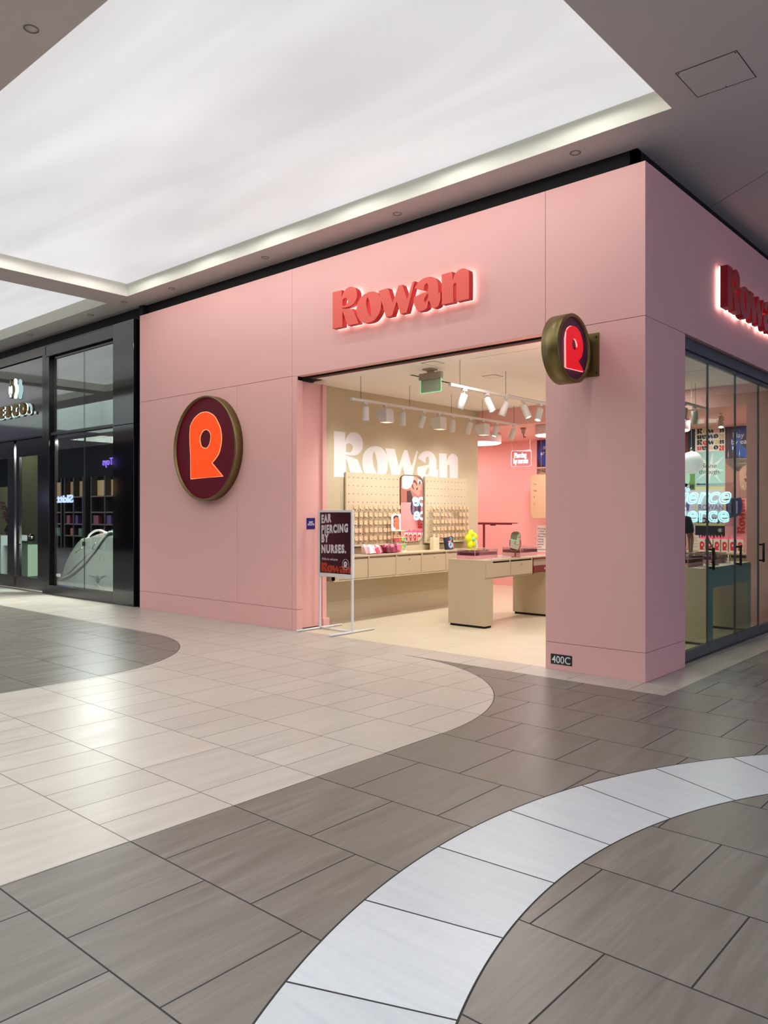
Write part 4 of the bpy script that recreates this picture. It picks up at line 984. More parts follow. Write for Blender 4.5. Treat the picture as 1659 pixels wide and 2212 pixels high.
for nm, ol, hs in LOGO:
    W2 = .57; rot = lambda p: (-p[1] * W2, p[0] * W2)
    mb.merge(curve_mesh([smooth([rot(p) for p in ol], 3)] + [smooth([rot(p) for p in h], 3) for h in hs], .0004), on_front(-1.318, YB - .0045, 1.155))
mb.build('lettering', mat('ink_red', 'D02A38', rough=.5), o)
# posters seen through the entrance
playposter(-5.285, -4.70, 'dark plum poster reading Play it by ear, at the pillar edge in the entrance', '   it', '  ar', -5.42 + .17)
earposter(-5.285, -4.70, 1.73, 2.392, -5.35, 2.1, .36, 'ear close up poster at the pillar edge in the entrance, under the plum poster')
o = poster(-5.285, -4.70, .72, 1.25, 'E8E4E4', 'white price list sheet at the pillar edge in the entrance')
words(o, 'Piercing\n2 lobes\ncartilage\nBilateral\nyoung\nhearts\nguests\nears\nwelcome', -5.27, 1.17, .055, '34303A', xs_=1.0, line=.95)
t = tag(MB().prism(rrect(-5.225, -4.8, 1.40, 2.25, .09), 'y', YB - .34, YB - .32).build('menu_board', mat('tan_board', 'D2B48E', rough=.5)), 'tan menu board with rounded corners at the pillar edge', 'menu board')
WPOS[t.name] = t.location.copy()
for k, w_ in enumerate(('Co', 'Ne', 'P', 'C')): MB().merge(text_mesh(w_, .05, .0006), on_front(-5.16, YB - .3405, 2.05 - .13 * k)).build('menu_line', INK, t)
MB().tube([(-5.0, YB - .33, 2.25), (-5.0, YB - .33, ZL)], .004, n=6).build('hanger', CHROME, t)
# ---------------- neon words ----------------
NEO = mat('neon_cyan', 'BFF6FF', emit='86DCFF', es=2.2)
def neon_word(root, pre, main, x0, x1, z, size, shear):
    me = text_mesh(main, size, shear=shear, tube=.0105)
    w0 = min(v.co.x for v in me.vertices); w1 = max(v.co.x for v in me.vertices); k = (x1 - x0) / (w1 - w0)
    M = Matrix.Translation((x0 - w0 * k, 6.8, z)) @ Matrix.Rotation(math.pi / 2, 4, 'X') @ Matrix.Diagonal((k, 1, 1, 1))
    MB().merge(me, M, smooth=True).build('neon_tube', NEO, root)
    me = text_mesh(pre, size, shear=shear, tube=.0105, align='RIGHT')
    M = Matrix.Translation((x0 - .01, 6.8, z)) @ Matrix.Rotation(math.pi / 2, 4, 'X') @ Matrix.Diagonal((k, 1, 1, 1))
    MB().merge(me, M, smooth=True).build('neon_tube', NEO, root)
t = thing('neon_sign', (-1.9, 6.8, 1.3), 'large cyan outlined neon words Fierce and Pierce hanging before the posters', 'neon sign')
neon_word(t, 'Fi', 'erce', -2.165, -1.43, 1.66, .40, .32)
neon_word(t, 'Pi', 'erce', -2.155, -1.465, 1.352, .38, 0)
MB().box(-2.75, -1.40, 6.822, 6.826, 1.28, 2.0).build('acrylic_backing', ACRY, t)
for x in (-2.4, -1.415):
    MB().tube([(x, 6.824, 1.99), (x, 6.824, ZL)], .002, n=5).build('hanging_wire', CHROME, t)
# small neon by the pink wall
t = thing('neon_sign', (-5.15, 6.3, 2.38), 'small white neon sign reading Piercing by nurses before the pink rear wall', 'neon sign')
NEW = mat('neon_white', 'E8FAFF', emit='D6F4FF', es=2.4)
x0, x1, z0, z1 = -5.365, -4.925, 2.395, 2.70
MB().prism(rrect(x0, x1, z0, z1, .03), 'y', 6.30, 6.306).build('acrylic_plate', ACRY, t)
MB().tube([(a, 6.303, b_) for a, b_ in rrect(x0, x1, z0, z1, .03, 4)], .004, n=6, closed=True).build('plate_edge', mat('acrylic_lit_edge', 'FFE0EE', emit='F0D8F0', es=.8), t)
MB().merge(text_mesh('Piercing', .135, .004, off=.003, xscale=.62), on_front(x0 + .07, 6.296, 2.565)).merge(text_mesh('by nurses', .135, .004, off=.003, xscale=.62), on_front(x0 + .05, 6.296, 2.455)).build('neon_lettering', NEW, t)
for x in (x0 + .02, x1 - .02): MB().tube([(x, 6.303, 2.69), (x - .01, 6.303, 2.83), (x + .01, 6.303, ZL)], .0025, n=5).build('hanging_cord', WHITEM, t)
# ceiling drum lamps of the rear room
def drum(x, y, r, h, label, sx=1.0):
    t = thing('drum_lamp', (x, y, ZL - h), label, 'ceiling lamp', 'drum lamps of the rear room')
    S_ = Matrix.Diagonal((sx, 1, 1, 1))
    MB().lathe([(r, 0), (r, h - .02), (r * .98, h)], (x, y, ZL - h), n=48, M=S_).build('shade', mat('white_drum', 'D8C0C4', rough=.5), t)
    MB().lathe([(.0001, -.022), (r * .9, -.02), (r * .985, -.004), (r * .985, .004)], (x, y, ZL - h), n=48, M=S_).build('diffuser', mat('drum_diffuser', 'FFFFFF', emit='FFF4EC', es=5.0), t)
drum(-5.45, 5.35, .40, .17, 'white drum ceiling lamp in the rear room beside the beige wall end', 1.0)
drum(-3.75, 4.95, .25, .16, 'white drum ceiling lamp in the rear room at the pillar edge')
drum(-1.9, 5.6, .22, .16, 'white drum ceiling lamp in the rear room behind the pillar')
for x, w_ in ((-6.9, 26), (-4.4, 28), (-1.6, 80)): soft(x, 5.9, ZL - .02, w_, .6, .6, (1.0, .955, .92))
t = thing('ceiling_camera', (-4.30, 5.0, 2.83), 'small pinkish grey device under the pink rear ceiling', 'sensor')
MB().lathe([(.05, .13), (.05, .11), (.035, .10), (.03, .04), (.0001, .03)], (-4.30, 5.0, 2.83), n=18).build('body', mat('dusty_pink_plastic', 'B08888', rough=.5), t)
MB().tube([(-4.30, 5.0, 2.86), (-4.28, 4.98, 2.81), (-4.24, 4.97, 2.80)], .008, n=6).build('nozzle', SLOT, t)
# globe pendant by the doors
t = thing('globe_pendant', (-1.06, 4.0, 2.02), 'white glass globe pendant lamp seen through the first glass door', 'pendant lamp')
MB().sphere((-1.06, 4.0, 2.18), .152, n=40, m=24).build('globe', mat('opal_glass', 'EDEBEE', rough=.12, emit='F2F0F4', es=.72), t)
MB().lathe([(.02, 0), (.02, .04), (.006, .05), (.004, .06)], (-1.06, 4.0, 2.33), n=14).build('cap', CHROME, t)
MB().tube([(-1.06, 4.0, 2.38), (-1.06, 4.0, ZI)], .003, n=6).build('cord', WHITEM, t)
# rear cabinet with gift bags
t = thing('rear_cabinet', (-2.0, 6.9, 0), 'khaki cabinet with shelf below the posters carrying gift bags', 'cabinet')
MB().box(-3.2, -.82, 6.70, YB - .03, 0, .82).build('body', mat('khaki_laminate', '9C8A6E', rough=.5), t)
MB().box(-3.22, -.80, 6.66, YB - .03, .82, .85).build('countertop', BEIGEF, t, bevel=.002)
MB().box(-3.2, -.82, 6.69, 6.70, .77, .80).build('finger_gap', SLOT, t)
RBAG = mat('bag_red_print', 'C82436', rough=.5); TISS = mat('pink_tissue', 'E8587C', rough=.7); BAGW = mat('bag_paper', 'DDCFC8', rough=.6)
def giftbag(x, label):
    y = 6.80; w = .052; d = .035; h = .215
    t = thing('gift_bag', (x, y, .85), label, 'gift bag', 'gift bags lined up on the rear cabinet')
    MB().box(x - w, x + w, y - d, y + d, .85, .85 + h).build('bag', BAGW, t)
    MB().merge(mono_mesh(.145, .0008), on_front(x + .006, y - d, .85 + .10) @ Matrix.Diagonal((.66, 1, 1, 1))).build('print', RBAG, t)
    random.seed(int(abs(x) * 100)); mb = MB()
    for k in range(5):
        px = x - w + .012 + k * (2 * w - .024) / 4; hh = random.uniform(.03, .075)
        mb.add([(px - .022, y - d * .7, .85 + h - .01), (px + .022, y - d * .7, .85 + h - .01), (px + .018, y + d * .7, .85 + h - .01), (px - .02, y + d * .7, .85 + h - .01), (px + random.uniform(-.02, .02), y, .85 + h + hh)], [(0, 1, 4), (1, 2, 4), (2, 3, 4), (3, 0, 4), (0, 3, 2, 1)])
    mb.build('tissue', TISS, t)
    MB().tube([(x - .03, y, .85 + h - .005), (x - .02, y, .85 + h + .05), (x + .02, y, .85 + h + .05), (x + .03, y, .85 + h - .005)], .002, n=5).build('handle', WHITEM, t)
for i, (x, w) in enumerate(((-1.90, 'first from the left, by the white info card'), (-1.775, 'second, left of the tilted mirror'), (-1.655, 'third, behind the tilted mirror'), (-1.53, 'fourth, right of the tilted mirror'), (-1.405, 'fifth, behind the second door handle'), (-1.285, 'sixth, next to the pink pier'))):
    giftbag(x, 'white gift bag with red print, ' + w)
t = thing('info_card', (-2.04, 6.82, .85), 'white info card with red text standing on the rear cabinet', 'card')
MB().box(-2.115, -1.965, 6.815, 6.823, .86, 1.12).build('card', mat('card_white', 'DCD6D2'), t); MB().box(-2.12, -1.96, 6.79, 6.84, .85, .862).build('foot', mat('card_foot', '8A7860'), t)
MB().merge(text_mesh('Hypoallergenic\njewelry and\npiercing care\nfor all ears\n\nby appointment\n\nand walk ins', .024, .0006, xscale=.78, align='CENTER', line=.95), on_front(-2.04, 6.8145, 1.085)).build('print', mat('ink_rust', 'A8564E'), t)
# dark clear pouch bag hanging by the pier
t = thing('hanging_display_bag', (-1.42, 6.92, 1.41), 'navy and clear display bag hanging in front of the pink poster', 'bag')
MB().prism(smooth([(-1.55, 1.74), (-1.32, 1.76), (-1.29, 1.62), (-1.32, 1.47), (-1.50, 1.41), (-1.54, 1.50)], 4, 60), 'y', 6.89, 6.96).build('body', mat('navy_vinyl', '2A2A4E', rough=.25), t, bevel=.012)
MB().box(-1.52, -1.46, 6.885, 6.89, 1.50, 1.69).box(-1.42, -1.36, 6.885, 6.89, 1.49, 1.70).build('window', mat('grey_vinyl_window', '7A7A92', rough=.2), t)
MB().tube([(-1.52, 6.925, 1.74), (-1.52, 6.925, ZL)], .002, n=5).tube([(-1.34, 6.925, 1.75), (-1.34, 6.925, ZL)], .002, n=5).build('hanging_wire', CHROME, t)
# maroon side stand by the pink wall
t = thing('side_stand', (-5.75, 5.7, 0), 'slim dark red tray stand in front of the pink rear wall', 'stand')
MRD = mat('dark_red_metal', '7A2426', rough=.4)
MB().box(-5.9, -4.95, 5.66, 5.86, 1.30, 1.318).box(-5.9, -4.95, 5.66, 5.672, 1.28, 1.30).build('tray', MRD, t)
MB().box(-5.645, -5.615, 5.74, 5.77, .03, 1.30).build('post', MRD, t); MB().box(-5.74, -5.52, 5.66, 5.85, 0, .03).build('foot', MRD, t)
MB().box(-5.45, -5.38, 5.70, 5.78, 1.262, 1.28).build('clip', SLOT, t)
# ---------------- glass doors on the right ----------------
xd = -.09
struct(MB().box(-.14, -.045, .94, YH - .03, 3.125, 3.245).build('trim_10', mat('dark_track_metal', '4A4B50', rough=.45), bevel=.002))
js = [.94, 1.805, 2.70, 3.575, 4.44]
for i in range(4):
    a, c_ = js[i], js[i + 1]
    f = MB().box(xd - .022, xd + .022, a + .004, c_ - .004, .012, .115).box(xd - .02, xd + .02, a + .004, c_ - .004, 3.08, 3.122)
    f.box(xd - .008, xd + .008, a + .004, a + .014, .115, 3.08).box(xd - .008, xd + .008, c_ - .014, c_ - .004, .115, 3.08)
    d = f.build('door_%d' % (i + 1), [mat('dark_rail_metal', '55585A', rough=.4)], bevel=.0015); struct(d)
    MB().box(xd - .005, xd + .005, a + .014, c_ - .014, .115, 3.08).build('glass_pane', GLASS, d)
    hb_ = MB(); y = a + .045
    if i > 0:
        hb_.tube([(xd + .05, y, .895), (xd + .05, y, 1.13)], .014, n=12)
        for z in (.915, 1.11): hb_.tube([(xd - .006, y, z), (xd + .05, y, z)], .011, n=10)
        hb_.build('door_handle', SLOT, d)
struct(MB().box(-.13, -.05, .94, YH - .03, 0, .010).build('trim_11', GREYM))
# ---------------- person at the counter ----------------
def skin_body(name, joints, edges, material, parent, sub=2, root=0):
    me = bpy.data.meshes.new(name); off = WPOS[parent.name] if parent else Vector()
    me.from_pydata([tuple(Vector(j[0]) - off) for j in joints], edges, []); o = bpy.data.objects.new(name, me); COL.objects.link(o)
    if parent: o.parent = parent
    me.materials.append(material)
    o.modifiers.new('skin', 'SKIN').use_smooth_shade = True
    lay = me.skin_vertices[0] if me.skin_vertices else None
    if lay is None:
        bpy.context.view_layer.objects.active = o
    for v, j in zip(me.skin_vertices[0].data, joints): v.radius = (j[1], j[2] if len(j) > 2 else j[1])
    me.skin_vertices[0].data[root].use_root = True
    s_ = o.modifiers.new('sub', 'SUBSURF'); s_.levels = sub; s_.render_levels = sub
    WPOS[o.name] = off
    return o
px, py = -1.36, 4.22
t = thing('person', (px, py, 0), 'person in a dark navy shirt standing behind the teal sided table, hand resting on it', 'person')
SK = mat('brown_skin', '7A4A38', rough=.5)
J = [((px, py, .98), .13, .10), ((px, py - .01, 1.12), .12, .09), ((px, py - .03, 1.30), .14, .095), ((px, py - .04, 1.42), .12, .08), ((px, py - .05, 1.49), .052), ((px, py - .07, 1.56), .055), ((px, py - .09, 1.64), .085, .095), ((px, py - .085, 1.72), .07, .08),
     ((px + .17, py - .04, 1.40), .052), ((px + .235, py - .06, 1.15), .040), ((px + .30, py - .25, .955), .026), ((px + .32, py - .30, .93), .022),
     ((px - .17, py - .04, 1.40), .052), ((px - .235, py + .0, 1.13), .040), ((px - .25, py - .10, .92), .026), ((px - .25, py - .13, .86), .022),
     ((px + .09, py, .90), .085), ((px + .10, py - .01, .50), .055), ((px + .10, py + .02, .10), .036), ((px + .10, py - .12, .045), .03),
     ((px - .09, py, .90), .085), ((px - .10, py - .01, .50), .055), ((px - .10, py + .02, .10), .036), ((px - .10, py - .12, .045), .03)]
Ed = [(0, 1), (1, 2), (2, 3), (3, 4), (4, 5), (5, 6), (6, 7), (3, 8), (8, 9), (9, 10), (10, 11), (3, 12), (12, 13), (13, 14), (14, 15), (0, 16), (16, 17), (17, 18), (18, 19), (0, 20), (20, 21), (21, 22), (22, 23)]
def fingers(bi, hx, hy, hz, dx, dy, dz):
    n0 = len(J)
    for k, (sx_, L_) in enumerate(((-.030, .070), (-.010, .080), (.011, .075), (.030, .058))):
        a = len(J)
        J.append(((hx + sx_ * .8, hy - .03, hz), .010)); J.append(((hx + sx_, hy - .03 + dy * L_ * .55, hz + dz * .4), .009)); J.append(((hx + sx_ * 1.1, hy - .03 + dy * L_, hz + dz), .0075))
        Ed.extend([(bi, a), (a, a + 1), (a + 1, a + 2)])
    a = len(J); J.append(((hx - .04, hy - .005, hz), .011)); J.append(((hx - .062, hy - .035, hz + dz * .5), .009)); Ed.extend([(bi, a), (a, a + 1)])
fingers(11, px + .32, py - .31, .915, 0, -1, -.022)
fingers(15, px - .25, py - .14, .835, 0, -.4, -.06)
skin_body('body', J, Ed, SK, t, 2)
ns = [((px, py, .93), .165, .125), ((px, py - .01, 1.10), .150, .115), ((px, py - .03, 1.28), .165, .12), ((px, py - .035, 1.40), .14, .10), ((px, py - .045, 1.455), .075, .07),
      ((px + .175, py - .04, 1.395), .075), ((px + .225, py - .05, 1.20), .066), ((px - .175, py - .04, 1.395), .075), ((px - .225, py - .01, 1.20), .066)]
skin_body('shirt', ns, [(0, 1), (1, 2), (2, 3), (3, 4), (3, 5), (5, 6), (3, 7), (7, 8)], mat('navy_cotton', '141C2E', rough=.9), t, 2)
tr = [((px, py, .97), .15, .115), ((px + .095, py, .84), .105), ((px + .10, py - .01, .50), .078), ((px + .10, py + .02, .10), .062), ((px - .095, py, .84), .105), ((px - .10, py - .01, .50), .078), ((px - .10, py + .02, .10), .062)]
skin_body('trousers', tr, [(0, 1), (1, 2), (2, 3), (0, 4), (4, 5), (5, 6)], mat('black_denim', '0E0E12', rough=.9), t, 2)
for s in (-1, 1): MB().sphere((px + s * .10, py - .07, .045), .05, n=16, m=10, sc=(.9, 2.5, .9)).build('shoe', mat('white_shoe', 'D8D8D8', rough=.6), t)
MB().sphere((px, py - .06, 1.70), .118, n=24, m=16, sc=(.88, 1.0, 1.05)).build('hair', mat('dark_hair', '17100E', rough=.7), t)
q = MB()
for s in (-1, 1): q.sphere((px + s * .033, py - .178, 1.665), .010, n=10, m=8)
q.build('eyes', mat('eye', '1A1210', rough=.2), t)
MB().sphere((px, py - .19, 1.635), .016, n=10, m=8, sc=(.8, 1.2, 1.4)).build('nose', SK, t)
MB().sphere((px, py - .178, 1.60), .022, n=12, m=6, sc=(1.1, .4, .35)).build('mouth', mat('lips', '6A2E2A', rough=.4), t)
# ---------------- black shopfront on the left ----------------
y0 = 0
struct(MB().box(-9.04, -8.405, -.01, .12, 0, 2.925).box(-9.04, -8.405, -.01, .12, 2.935, 4.60).build('wall_shopfront_pier', BLKP, bevel=.002))
fr = MB()
fr.box(-11.46, -9.04, 0, .12, 0, .175).box(-11.46, -11.33, 0, .12, .175, 4.38).box(-11.46, -9.04, 0, .12, 4.385, 4.60).box(-11.33, -9.04, .02, .10, 2.925, 2.975)
fr.box(-11.33, -11.22, .06, .12, .175, 4.38).box(-11.33, -9.04, .06, .12, 4.33, 4.385)
fr.box(-16.5, -11.46, 0, .12, 4.43, 4.60).box(-11.60, -11.46, .0, .14, 0, 4.43).box(-16.5, -11.60, .01, .12, 2.93, 2.97)
o = struct(fr.build('window_1', BLKM, bevel=.003))
q = MB().box(-11.46, -9.04, -.006, .0, 4.40, 4.41).box(-11.46, -9.04, -.006, 0, 4.585, 4.60).box(-16.5, -11.46, -.008, 0, 4.43, 4.60)
q.build('top_trim', GREYM, o)
for z0, z1 in ((.175, 2.925), (2.975, 4.33)):
    MB().box(-11.22, -10.165, .075, .085, z0, z1).build('window_pane', SHOPGL, o)
    MB().box(-10.157, -9.04, .075, .085, z0, z1).build('window_pane', SHOPGL, o)
    MB().box(-10.166, -10.156, .074, .086, z0, z1).build('pane_joint', mat('dark_joint', '1C2420'), o)
MB().box(-10.20, -10.12, .06, .075, .92, 1.0).build('patch_clip', SLOT, o)
t = tag(MB().merge(text_mesh('400B', .085, .001, off=.0005), on_front(-11.20, .072, .33)).build('suite_number_decal', WHITE), 'white 400B numerals on the glass of the black shopfront', 'decal')
SGN = mat('gloss_charcoal_sign', '23262A', rough=.08, spec=.8, coat=1.0)
struct(MB().box(-16.5, -11.60, .03, .12, 2.97, 4.43).build('wall_sign_panel', SGN))
GOLD = mat('antique_gold_letter', '80622E', rough=.4, metal=.6); CYW = mat('white_led', 'E8FFFF', emit='D8FFFF', es=1.8)
t = thing('shop_sign', (-12.6, .03, 3.38), 'gold three dimensional lettering with white lit backs on the charcoal sign panel', 'sign')
for ch, x in (('E', -13.62), ('E', -13.33), ('&', -13.03), ('C', -12.74), ('O', -12.42), ('.', -12.08)):
    me = text_mesh(ch, .30, .05, off=.012); l_ = MB().merge(me, on_front(x, -.02, 3.40)).build('letter', GOLD, t)
    me = text_mesh(ch, .30, .02, off=.010); MB().merge(me, on_front(x, .0, 3.40)).build('lit_back', CYW, l_)
t = thing('emblem_sign', (-12.75, .03, 3.72), 'small bee like lit emblem above the gold lettering', 'emblem')
eb = [(0, .30), (.05, .26), (.045, .20), (.09, .15), (.10, .06), (.06, .0), (.04, -.06), (0, -.08), (-.04, -.06), (-.06, 0), (-.10, .06), (-.09, .15), (-.045, .20), (-.05, .26)]
MB().merge(curve_mesh([smooth(eb, 3, 60)], .045), on_front(-12.78, -.03, 3.82)).build('body', mat('dark_gold', '5A4426', rough=.4, metal=.5), t)
MB().merge(curve_mesh([smooth([(a * 1.05, b_ * 1.03) for a, b_ in eb], 3, 60)], .03), on_front(-12.70, .0, 3.82)).build('lit_back', CYW, t)
q = MB()
for s in (-1, 1): q.merge(curve_mesh([ellipse(s * .045, .08, .036, .085)], .004), on_front(-12.78, -.076, 3.82))
q.merge(curve_mesh([ellipse(0, -.03, .035, .03)], .004), on_front(-12.78, -.076, 3.82))
q.build('wings', CYW, t); MB().merge(curve_mesh([ellipse(0, .22, .03, .05)], .004), on_front(-12.78, -.076, 3.82)).build('head', mat('tan_enamel', 'B49A78'), t)
# door leaves
for i, (a, c_) in enumerate(((-12.85, -11.62), (-14.4, -12.95))):
    f = MB().box(a, c_, .06, .11, .03, .26).box(a, c_, .06, .11, 2.60, 2.93).box(a, a + .14, .06, .11, .26, 2.6).box(c_ - .30, c_, .06, .11, .26, 2.6)
    d = struct(f.build('door_%d' % (5 + i), BLKM, bevel=.003))
    MB().box(a + .14, c_ - .30, .08, .09, .26, 2.60).build('glass_pane', GLASS, d)
    MB().tube([(a + .21, .06, .88), (a + .21, .01, .90), (a + .21, .01, 1.22), (a + .21, .06, 1.24)], .014, n=8).build('door_handle', SLOT, d)
# inside the left shop
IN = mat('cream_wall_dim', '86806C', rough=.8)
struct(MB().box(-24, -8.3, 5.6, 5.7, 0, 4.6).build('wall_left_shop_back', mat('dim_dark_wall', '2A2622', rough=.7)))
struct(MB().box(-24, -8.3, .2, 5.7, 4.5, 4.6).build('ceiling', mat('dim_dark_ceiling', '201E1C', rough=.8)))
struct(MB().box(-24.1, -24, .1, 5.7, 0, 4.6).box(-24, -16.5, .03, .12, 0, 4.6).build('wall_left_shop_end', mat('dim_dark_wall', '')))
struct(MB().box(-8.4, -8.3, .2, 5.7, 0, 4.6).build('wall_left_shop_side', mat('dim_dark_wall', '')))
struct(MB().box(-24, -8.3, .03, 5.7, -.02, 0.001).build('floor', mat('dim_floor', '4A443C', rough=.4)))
struct(MB().box(-19.3, -18.25, 3.0, 3.1, 0, 3.2).build('wall_left_shop_panel', IN))
tag(MB().box(-21.8, -20.2, 3.0, 3.08, .001, 2.25).build('framed_panel', mat('cream_backdrop', 'C8BC9C', rough=.7)), 'cream backdrop panel behind the dark doorway at the left edge', 'panel')
ld = bpy.data.lights.new('shop_lamp', 'AREA'); ld.size = 1.0; ld.energy = 60; ld.color = (1, .9, .72); lo = bpy.data.objects.new('shop_lamp', ld); COL.objects.link(lo); lo.location = (-19.0, 1.8, 4.3)
ld = bpy.data.lights.new('shop_lamp', 'AREA'); ld.size = 1.2; ld.energy = 700; ld.color = (1, 1, .98); lo = bpy.data.objects.new('shop_lamp', ld); COL.objects.link(lo); lo.location = (-10.8, 1.0, 2.88)
t = thing('pedestal_counter', (-15.0, 1.3, 0), 'small pale green counter with glass top in the dark doorway', 'counter')
MB().box(-15.25, -14.45, 1.0, 1.6, .10, .86).build('body', mat('pale_green_body', '8A9A88', rough=.5), t); MB().box(-15.32, -14.35, .96, 1.64, .86, .88).build('top', mat('dark_top', '2C2A28', rough=.1), t)
MB().box(-15.25, -14.45, 1.0, 1.6, 0, .10).build('plinth', SLOT, t)
t = thing('teapot', (-14.72, 1.2, .88), 'small glass and metal pot on the pale green counter', 'pot')
MB().lathe([(.06, 0), (.08, .06), (.07, .12), (.03, .14), (.0001, .15)], (-14.72, 1.2, .88), n=20).build('body', CHROME, t); MB().tube([(-14.64, 1.2, .97), (-14.56, 1.2, .98), (-14.56, 1.2, .90), (-14.62, 1.2, .89)], .008, n=6).build('handle', SLOT, t)
t = thing('flowering_branch_vase', (-15.95, 1.2, .0), 'dark red flowering branches on a white pedestal at the left edge', 'plant')
MB().box(-16.2, -15.6, .9, 1.5, 0, .98).build('pedestal', WHITEM, t); MB().lathe([(.05, 0), (.09, .1), (.05, .22), (.055, .24)], (-15.9, 1.2, .98), n=20).build('vase', mat('dark_vase', '241C1C', rough=.2), t)
random.seed(3); br = MB(); fl_ = MB()
for k in range(12):
    p = Vector((-15.9, 1.2, 1.2)); pts = [p.copy()]; d = Vector((random.uniform(-.3, .6), random.uniform(-.3, .3), 1)).normalized()
    for j in range(5):
        d = (d + Vector((random.uniform(-.3, .45), random.uniform(-.2, .2), random.uniform(-.3, .1)))).normalized(); p = p + d * .11; pts.append(p.copy())
        for m_ in range(3): fl_.sphere(p + Vector([random.uniform(-.04, .04) for _ in range(3)]), .02, n=6, m=4)
    br.tube(pts, .004, n=4)
br.build('branches', mat('branch_brown', '3A2620'), t); tag(fl_.build('blossoms', mat('blossom_red', '5A1C28'), t), None, None, kind='stuff')
# white capsule bed in the window
t = thing('capsule_bed', (-10.6, .8, .02), 'white clamshell wellness capsule standing in the black shopfront window', 'capsule')
PODM = mat('white_gloss_fibreglass', 'C6CCC6', rough=.22, coat=.5); PODD = mat('pod_seam', '3E4A44', rough=.4)
ya, yb = .47, 1.35
seam = [(-11.89, .15), (-11.70, .20), (-11.48, .26), (-11.27, .34), (-11.06, .44), (-10.86, .54), (-10.66, .67), (-10.46, .80), (-10.27, .95), (-10.14, 1.04), (-10.01, 1.10), (-9.80, 1.12), (-9.5, 1.10), (-9.2, 1.0)]
lid = [(-11.89, .16), (-11.83, .19), (-11.81, .32), (-11.73, .48), (-11.62, .61), (-11.49, .73), (-11.37, .83), (-11.23, .93), (-11.06, 1.02), (-10.90, 1.035), (-10.72, 1.05), (-10.52, 1.10), (-10.27, 1.14), (-9.91, 1.16), (-9.5, 1.15), (-9.2, 1.05)]
base = seam[::-1] + [(-11.89, .13), (-11.83, .09), (-11.73, .03), (-11.06, .02), (-9.3, .02), (-9.14, .1)]
MB().prism(base, 'y', ya, yb).build('lower_shell', PODM, t, bevel=.03, seg=4)
MB().prism(lid + [(x + .0, z + .03) for x, z in seam[::-1]], 'y', ya + .02, yb - .02).build('lid', PODM, t, bevel=.025, seg=4)
MB().tube([(x, ya - .004, z + .022) for x, z in seam], .006, n=6).build('seam_line', PODD, t)
MB().tube([(x, ya - .004, z + .085) for x, z in seam[:-2]], .004, n=6).build('seam_line', PODD, t)
MB().tube([(x, ya + .0, z + .056) for x, z in seam], [.022] * len(seam), n=8).build('rim_band', PODM, t)
MB().tube([(-11.06, ya + .12, 1.0), (-10.9, ya + .10, 1.10), (-10.72, ya + .08, 1.16), (-10.6, ya + .08, 1.18), (-10.45, ya + .08, 1.18), (-10.34, ya + .10, 1.15), (-10.2, ya + .14, 1.10)], .018, n=8).build('lid_grip', PODM, t)
for pts in (((-10.46, .95), (-10.57, .85)), ((-11.21, .75), (-10.97, .85))):
    MB().tube([(pts[0][0], ya + .0, pts[0][1]), (pts[0][0], ya - .03, pts[0][1]), (pts[1][0], ya - .03, pts[1][1]), (pts[1][0], ya, pts[1][1])], .008, n=8).build('lid_handle', CHROME, t)
q = MB().lathe([(.085, -.012), (.098, -.006), (.098, .004), (.075, .004), (.075, -.004)], (-10.43, ya, .29), n=28, M=Mr)
q.tube([(-10.52, ya - .004, .31), (-10.72, ya - .004, .365), (-10.53, ya - .004, .35)], .006, n=5).tube([(-10.34, ya - .004, .31), (-10.14, ya - .004, .38), (-10.33, ya - .004, .35)], .006, n=5).tube([(-10.45, ya - .004, .2), (-10.62, ya - .004, .13)], .005, n=5).tube([(-10.41, ya - .004, .2), (-10.27, ya - .004, .14)], .005, n=5)
q.build('emblem', PODM, t); MB().lathe([(.0001, .006), (.06, .004), (.074, -.004)], (-10.43, ya, .29), n=28, M=Mr).build('emblem_dome', GREYM, t)
q = MB().tube([(-10.27 + .075 * math.cos(a), ya - .002, .68 + .075 * math.sin(a)) for a in [k * math.pi / 14 for k in range(28)]], .0025, n=4, closed=True)
q.build('round_mark', PODD, t)
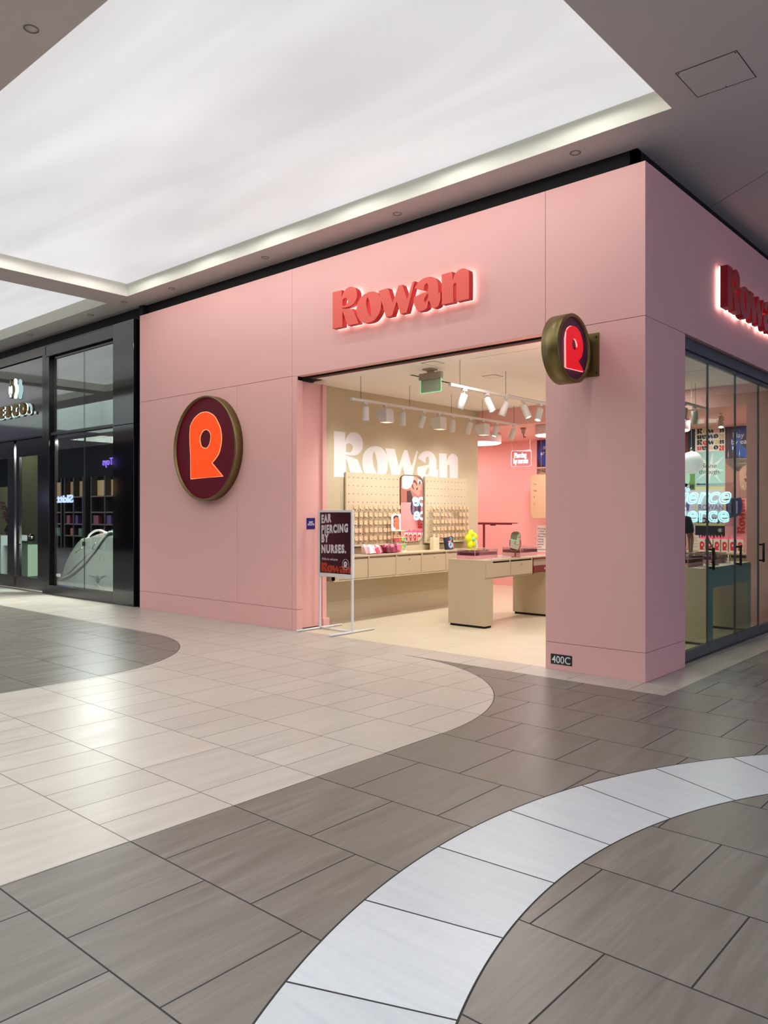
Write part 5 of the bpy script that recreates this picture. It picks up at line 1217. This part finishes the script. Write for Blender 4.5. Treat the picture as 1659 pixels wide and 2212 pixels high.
# ---------------- opposite side of the mall (seen mirrored in the black shop's window) ----------------
def on_back(x, y, z): return Matrix.Translation((x, y, z)) @ Matrix.Rotation(math.pi, 4, 'Z') @ Matrix.Rotation(math.pi / 2, 4, 'X')
YO = -9.6
struct(MB().box(-46, 14, YO, YO + .02, 4.3, ZC).build('wall_opposite_fascia', mat('tan_fascia', '5A4A3C', rough=.6)))
tag(MB().merge(text_mesh('Skittl', .46, .04, off=.012, xscale=1.75), on_back(-29.0, YO + .34, 1.95)).build('lit_lettering', mat('led_bluish', 'D0DCFF', emit='B8C8FF', es=2.2)), 'white lit window lettering on the far side of the mall, seen mirrored', 'sign')
tag(MB().merge(text_mesh('ghToys', .42, .03, off=.004), on_back(-25.9, YO + .04, 3.45)).build('lit_lettering', mat('led_purple', 'B090FF', emit='8A60F0', es=1.6)), 'purple lit shop lettering on the far side of the mall, seen mirrored', 'sign')
WL = mat('warm_lit_shelf', 'C8A878', emit='B89468', es=.55); SHD = mat('shelf_dark', '2E2420')
for i, (a, c_, w) in enumerate(((-32.2, -30.2, 'left'), (-29.9, -28.3, 'middle'), (-27.6, -25.4, 'right'))):
    t = thing('lit_shelf_unit', ((a + c_) / 2, YO + .1, 0), 'warm lit shelf unit in the opposite shop window, %s one' % w, 'shelf', 'lit shelf units across the mall')
    MB().box(a, c_, YO + .022, YO + .04, 2.2, 2.85).build('lit_back', WL, t)
    for z in (.5, 1.0, 1.5, 2.15): MB().box(a, c_, YO, YO + .3, z, z + .05).build('shelf', mat('shelf_wood', '7A5A48'), t)
    for x in (a, (a + c_) / 2, c_): MB().box(x - .04, x + .04, YO, YO + .3, 0, 3.0).build('upright', SHD, t)
    for k, cc in enumerate(('A03848', 'C06830', '6A3A80', '3A7A50')):
        MB().box(a + .1 + k * (c_ - a - .2) / 4, a + .1 + (k + .8) * (c_ - a - .2) / 4, YO + .05, YO + .25, .55 if k % 2 else 1.05, .85 if k % 2 else 1.4).build('goods', mat('goods_' + cc, cc), t)
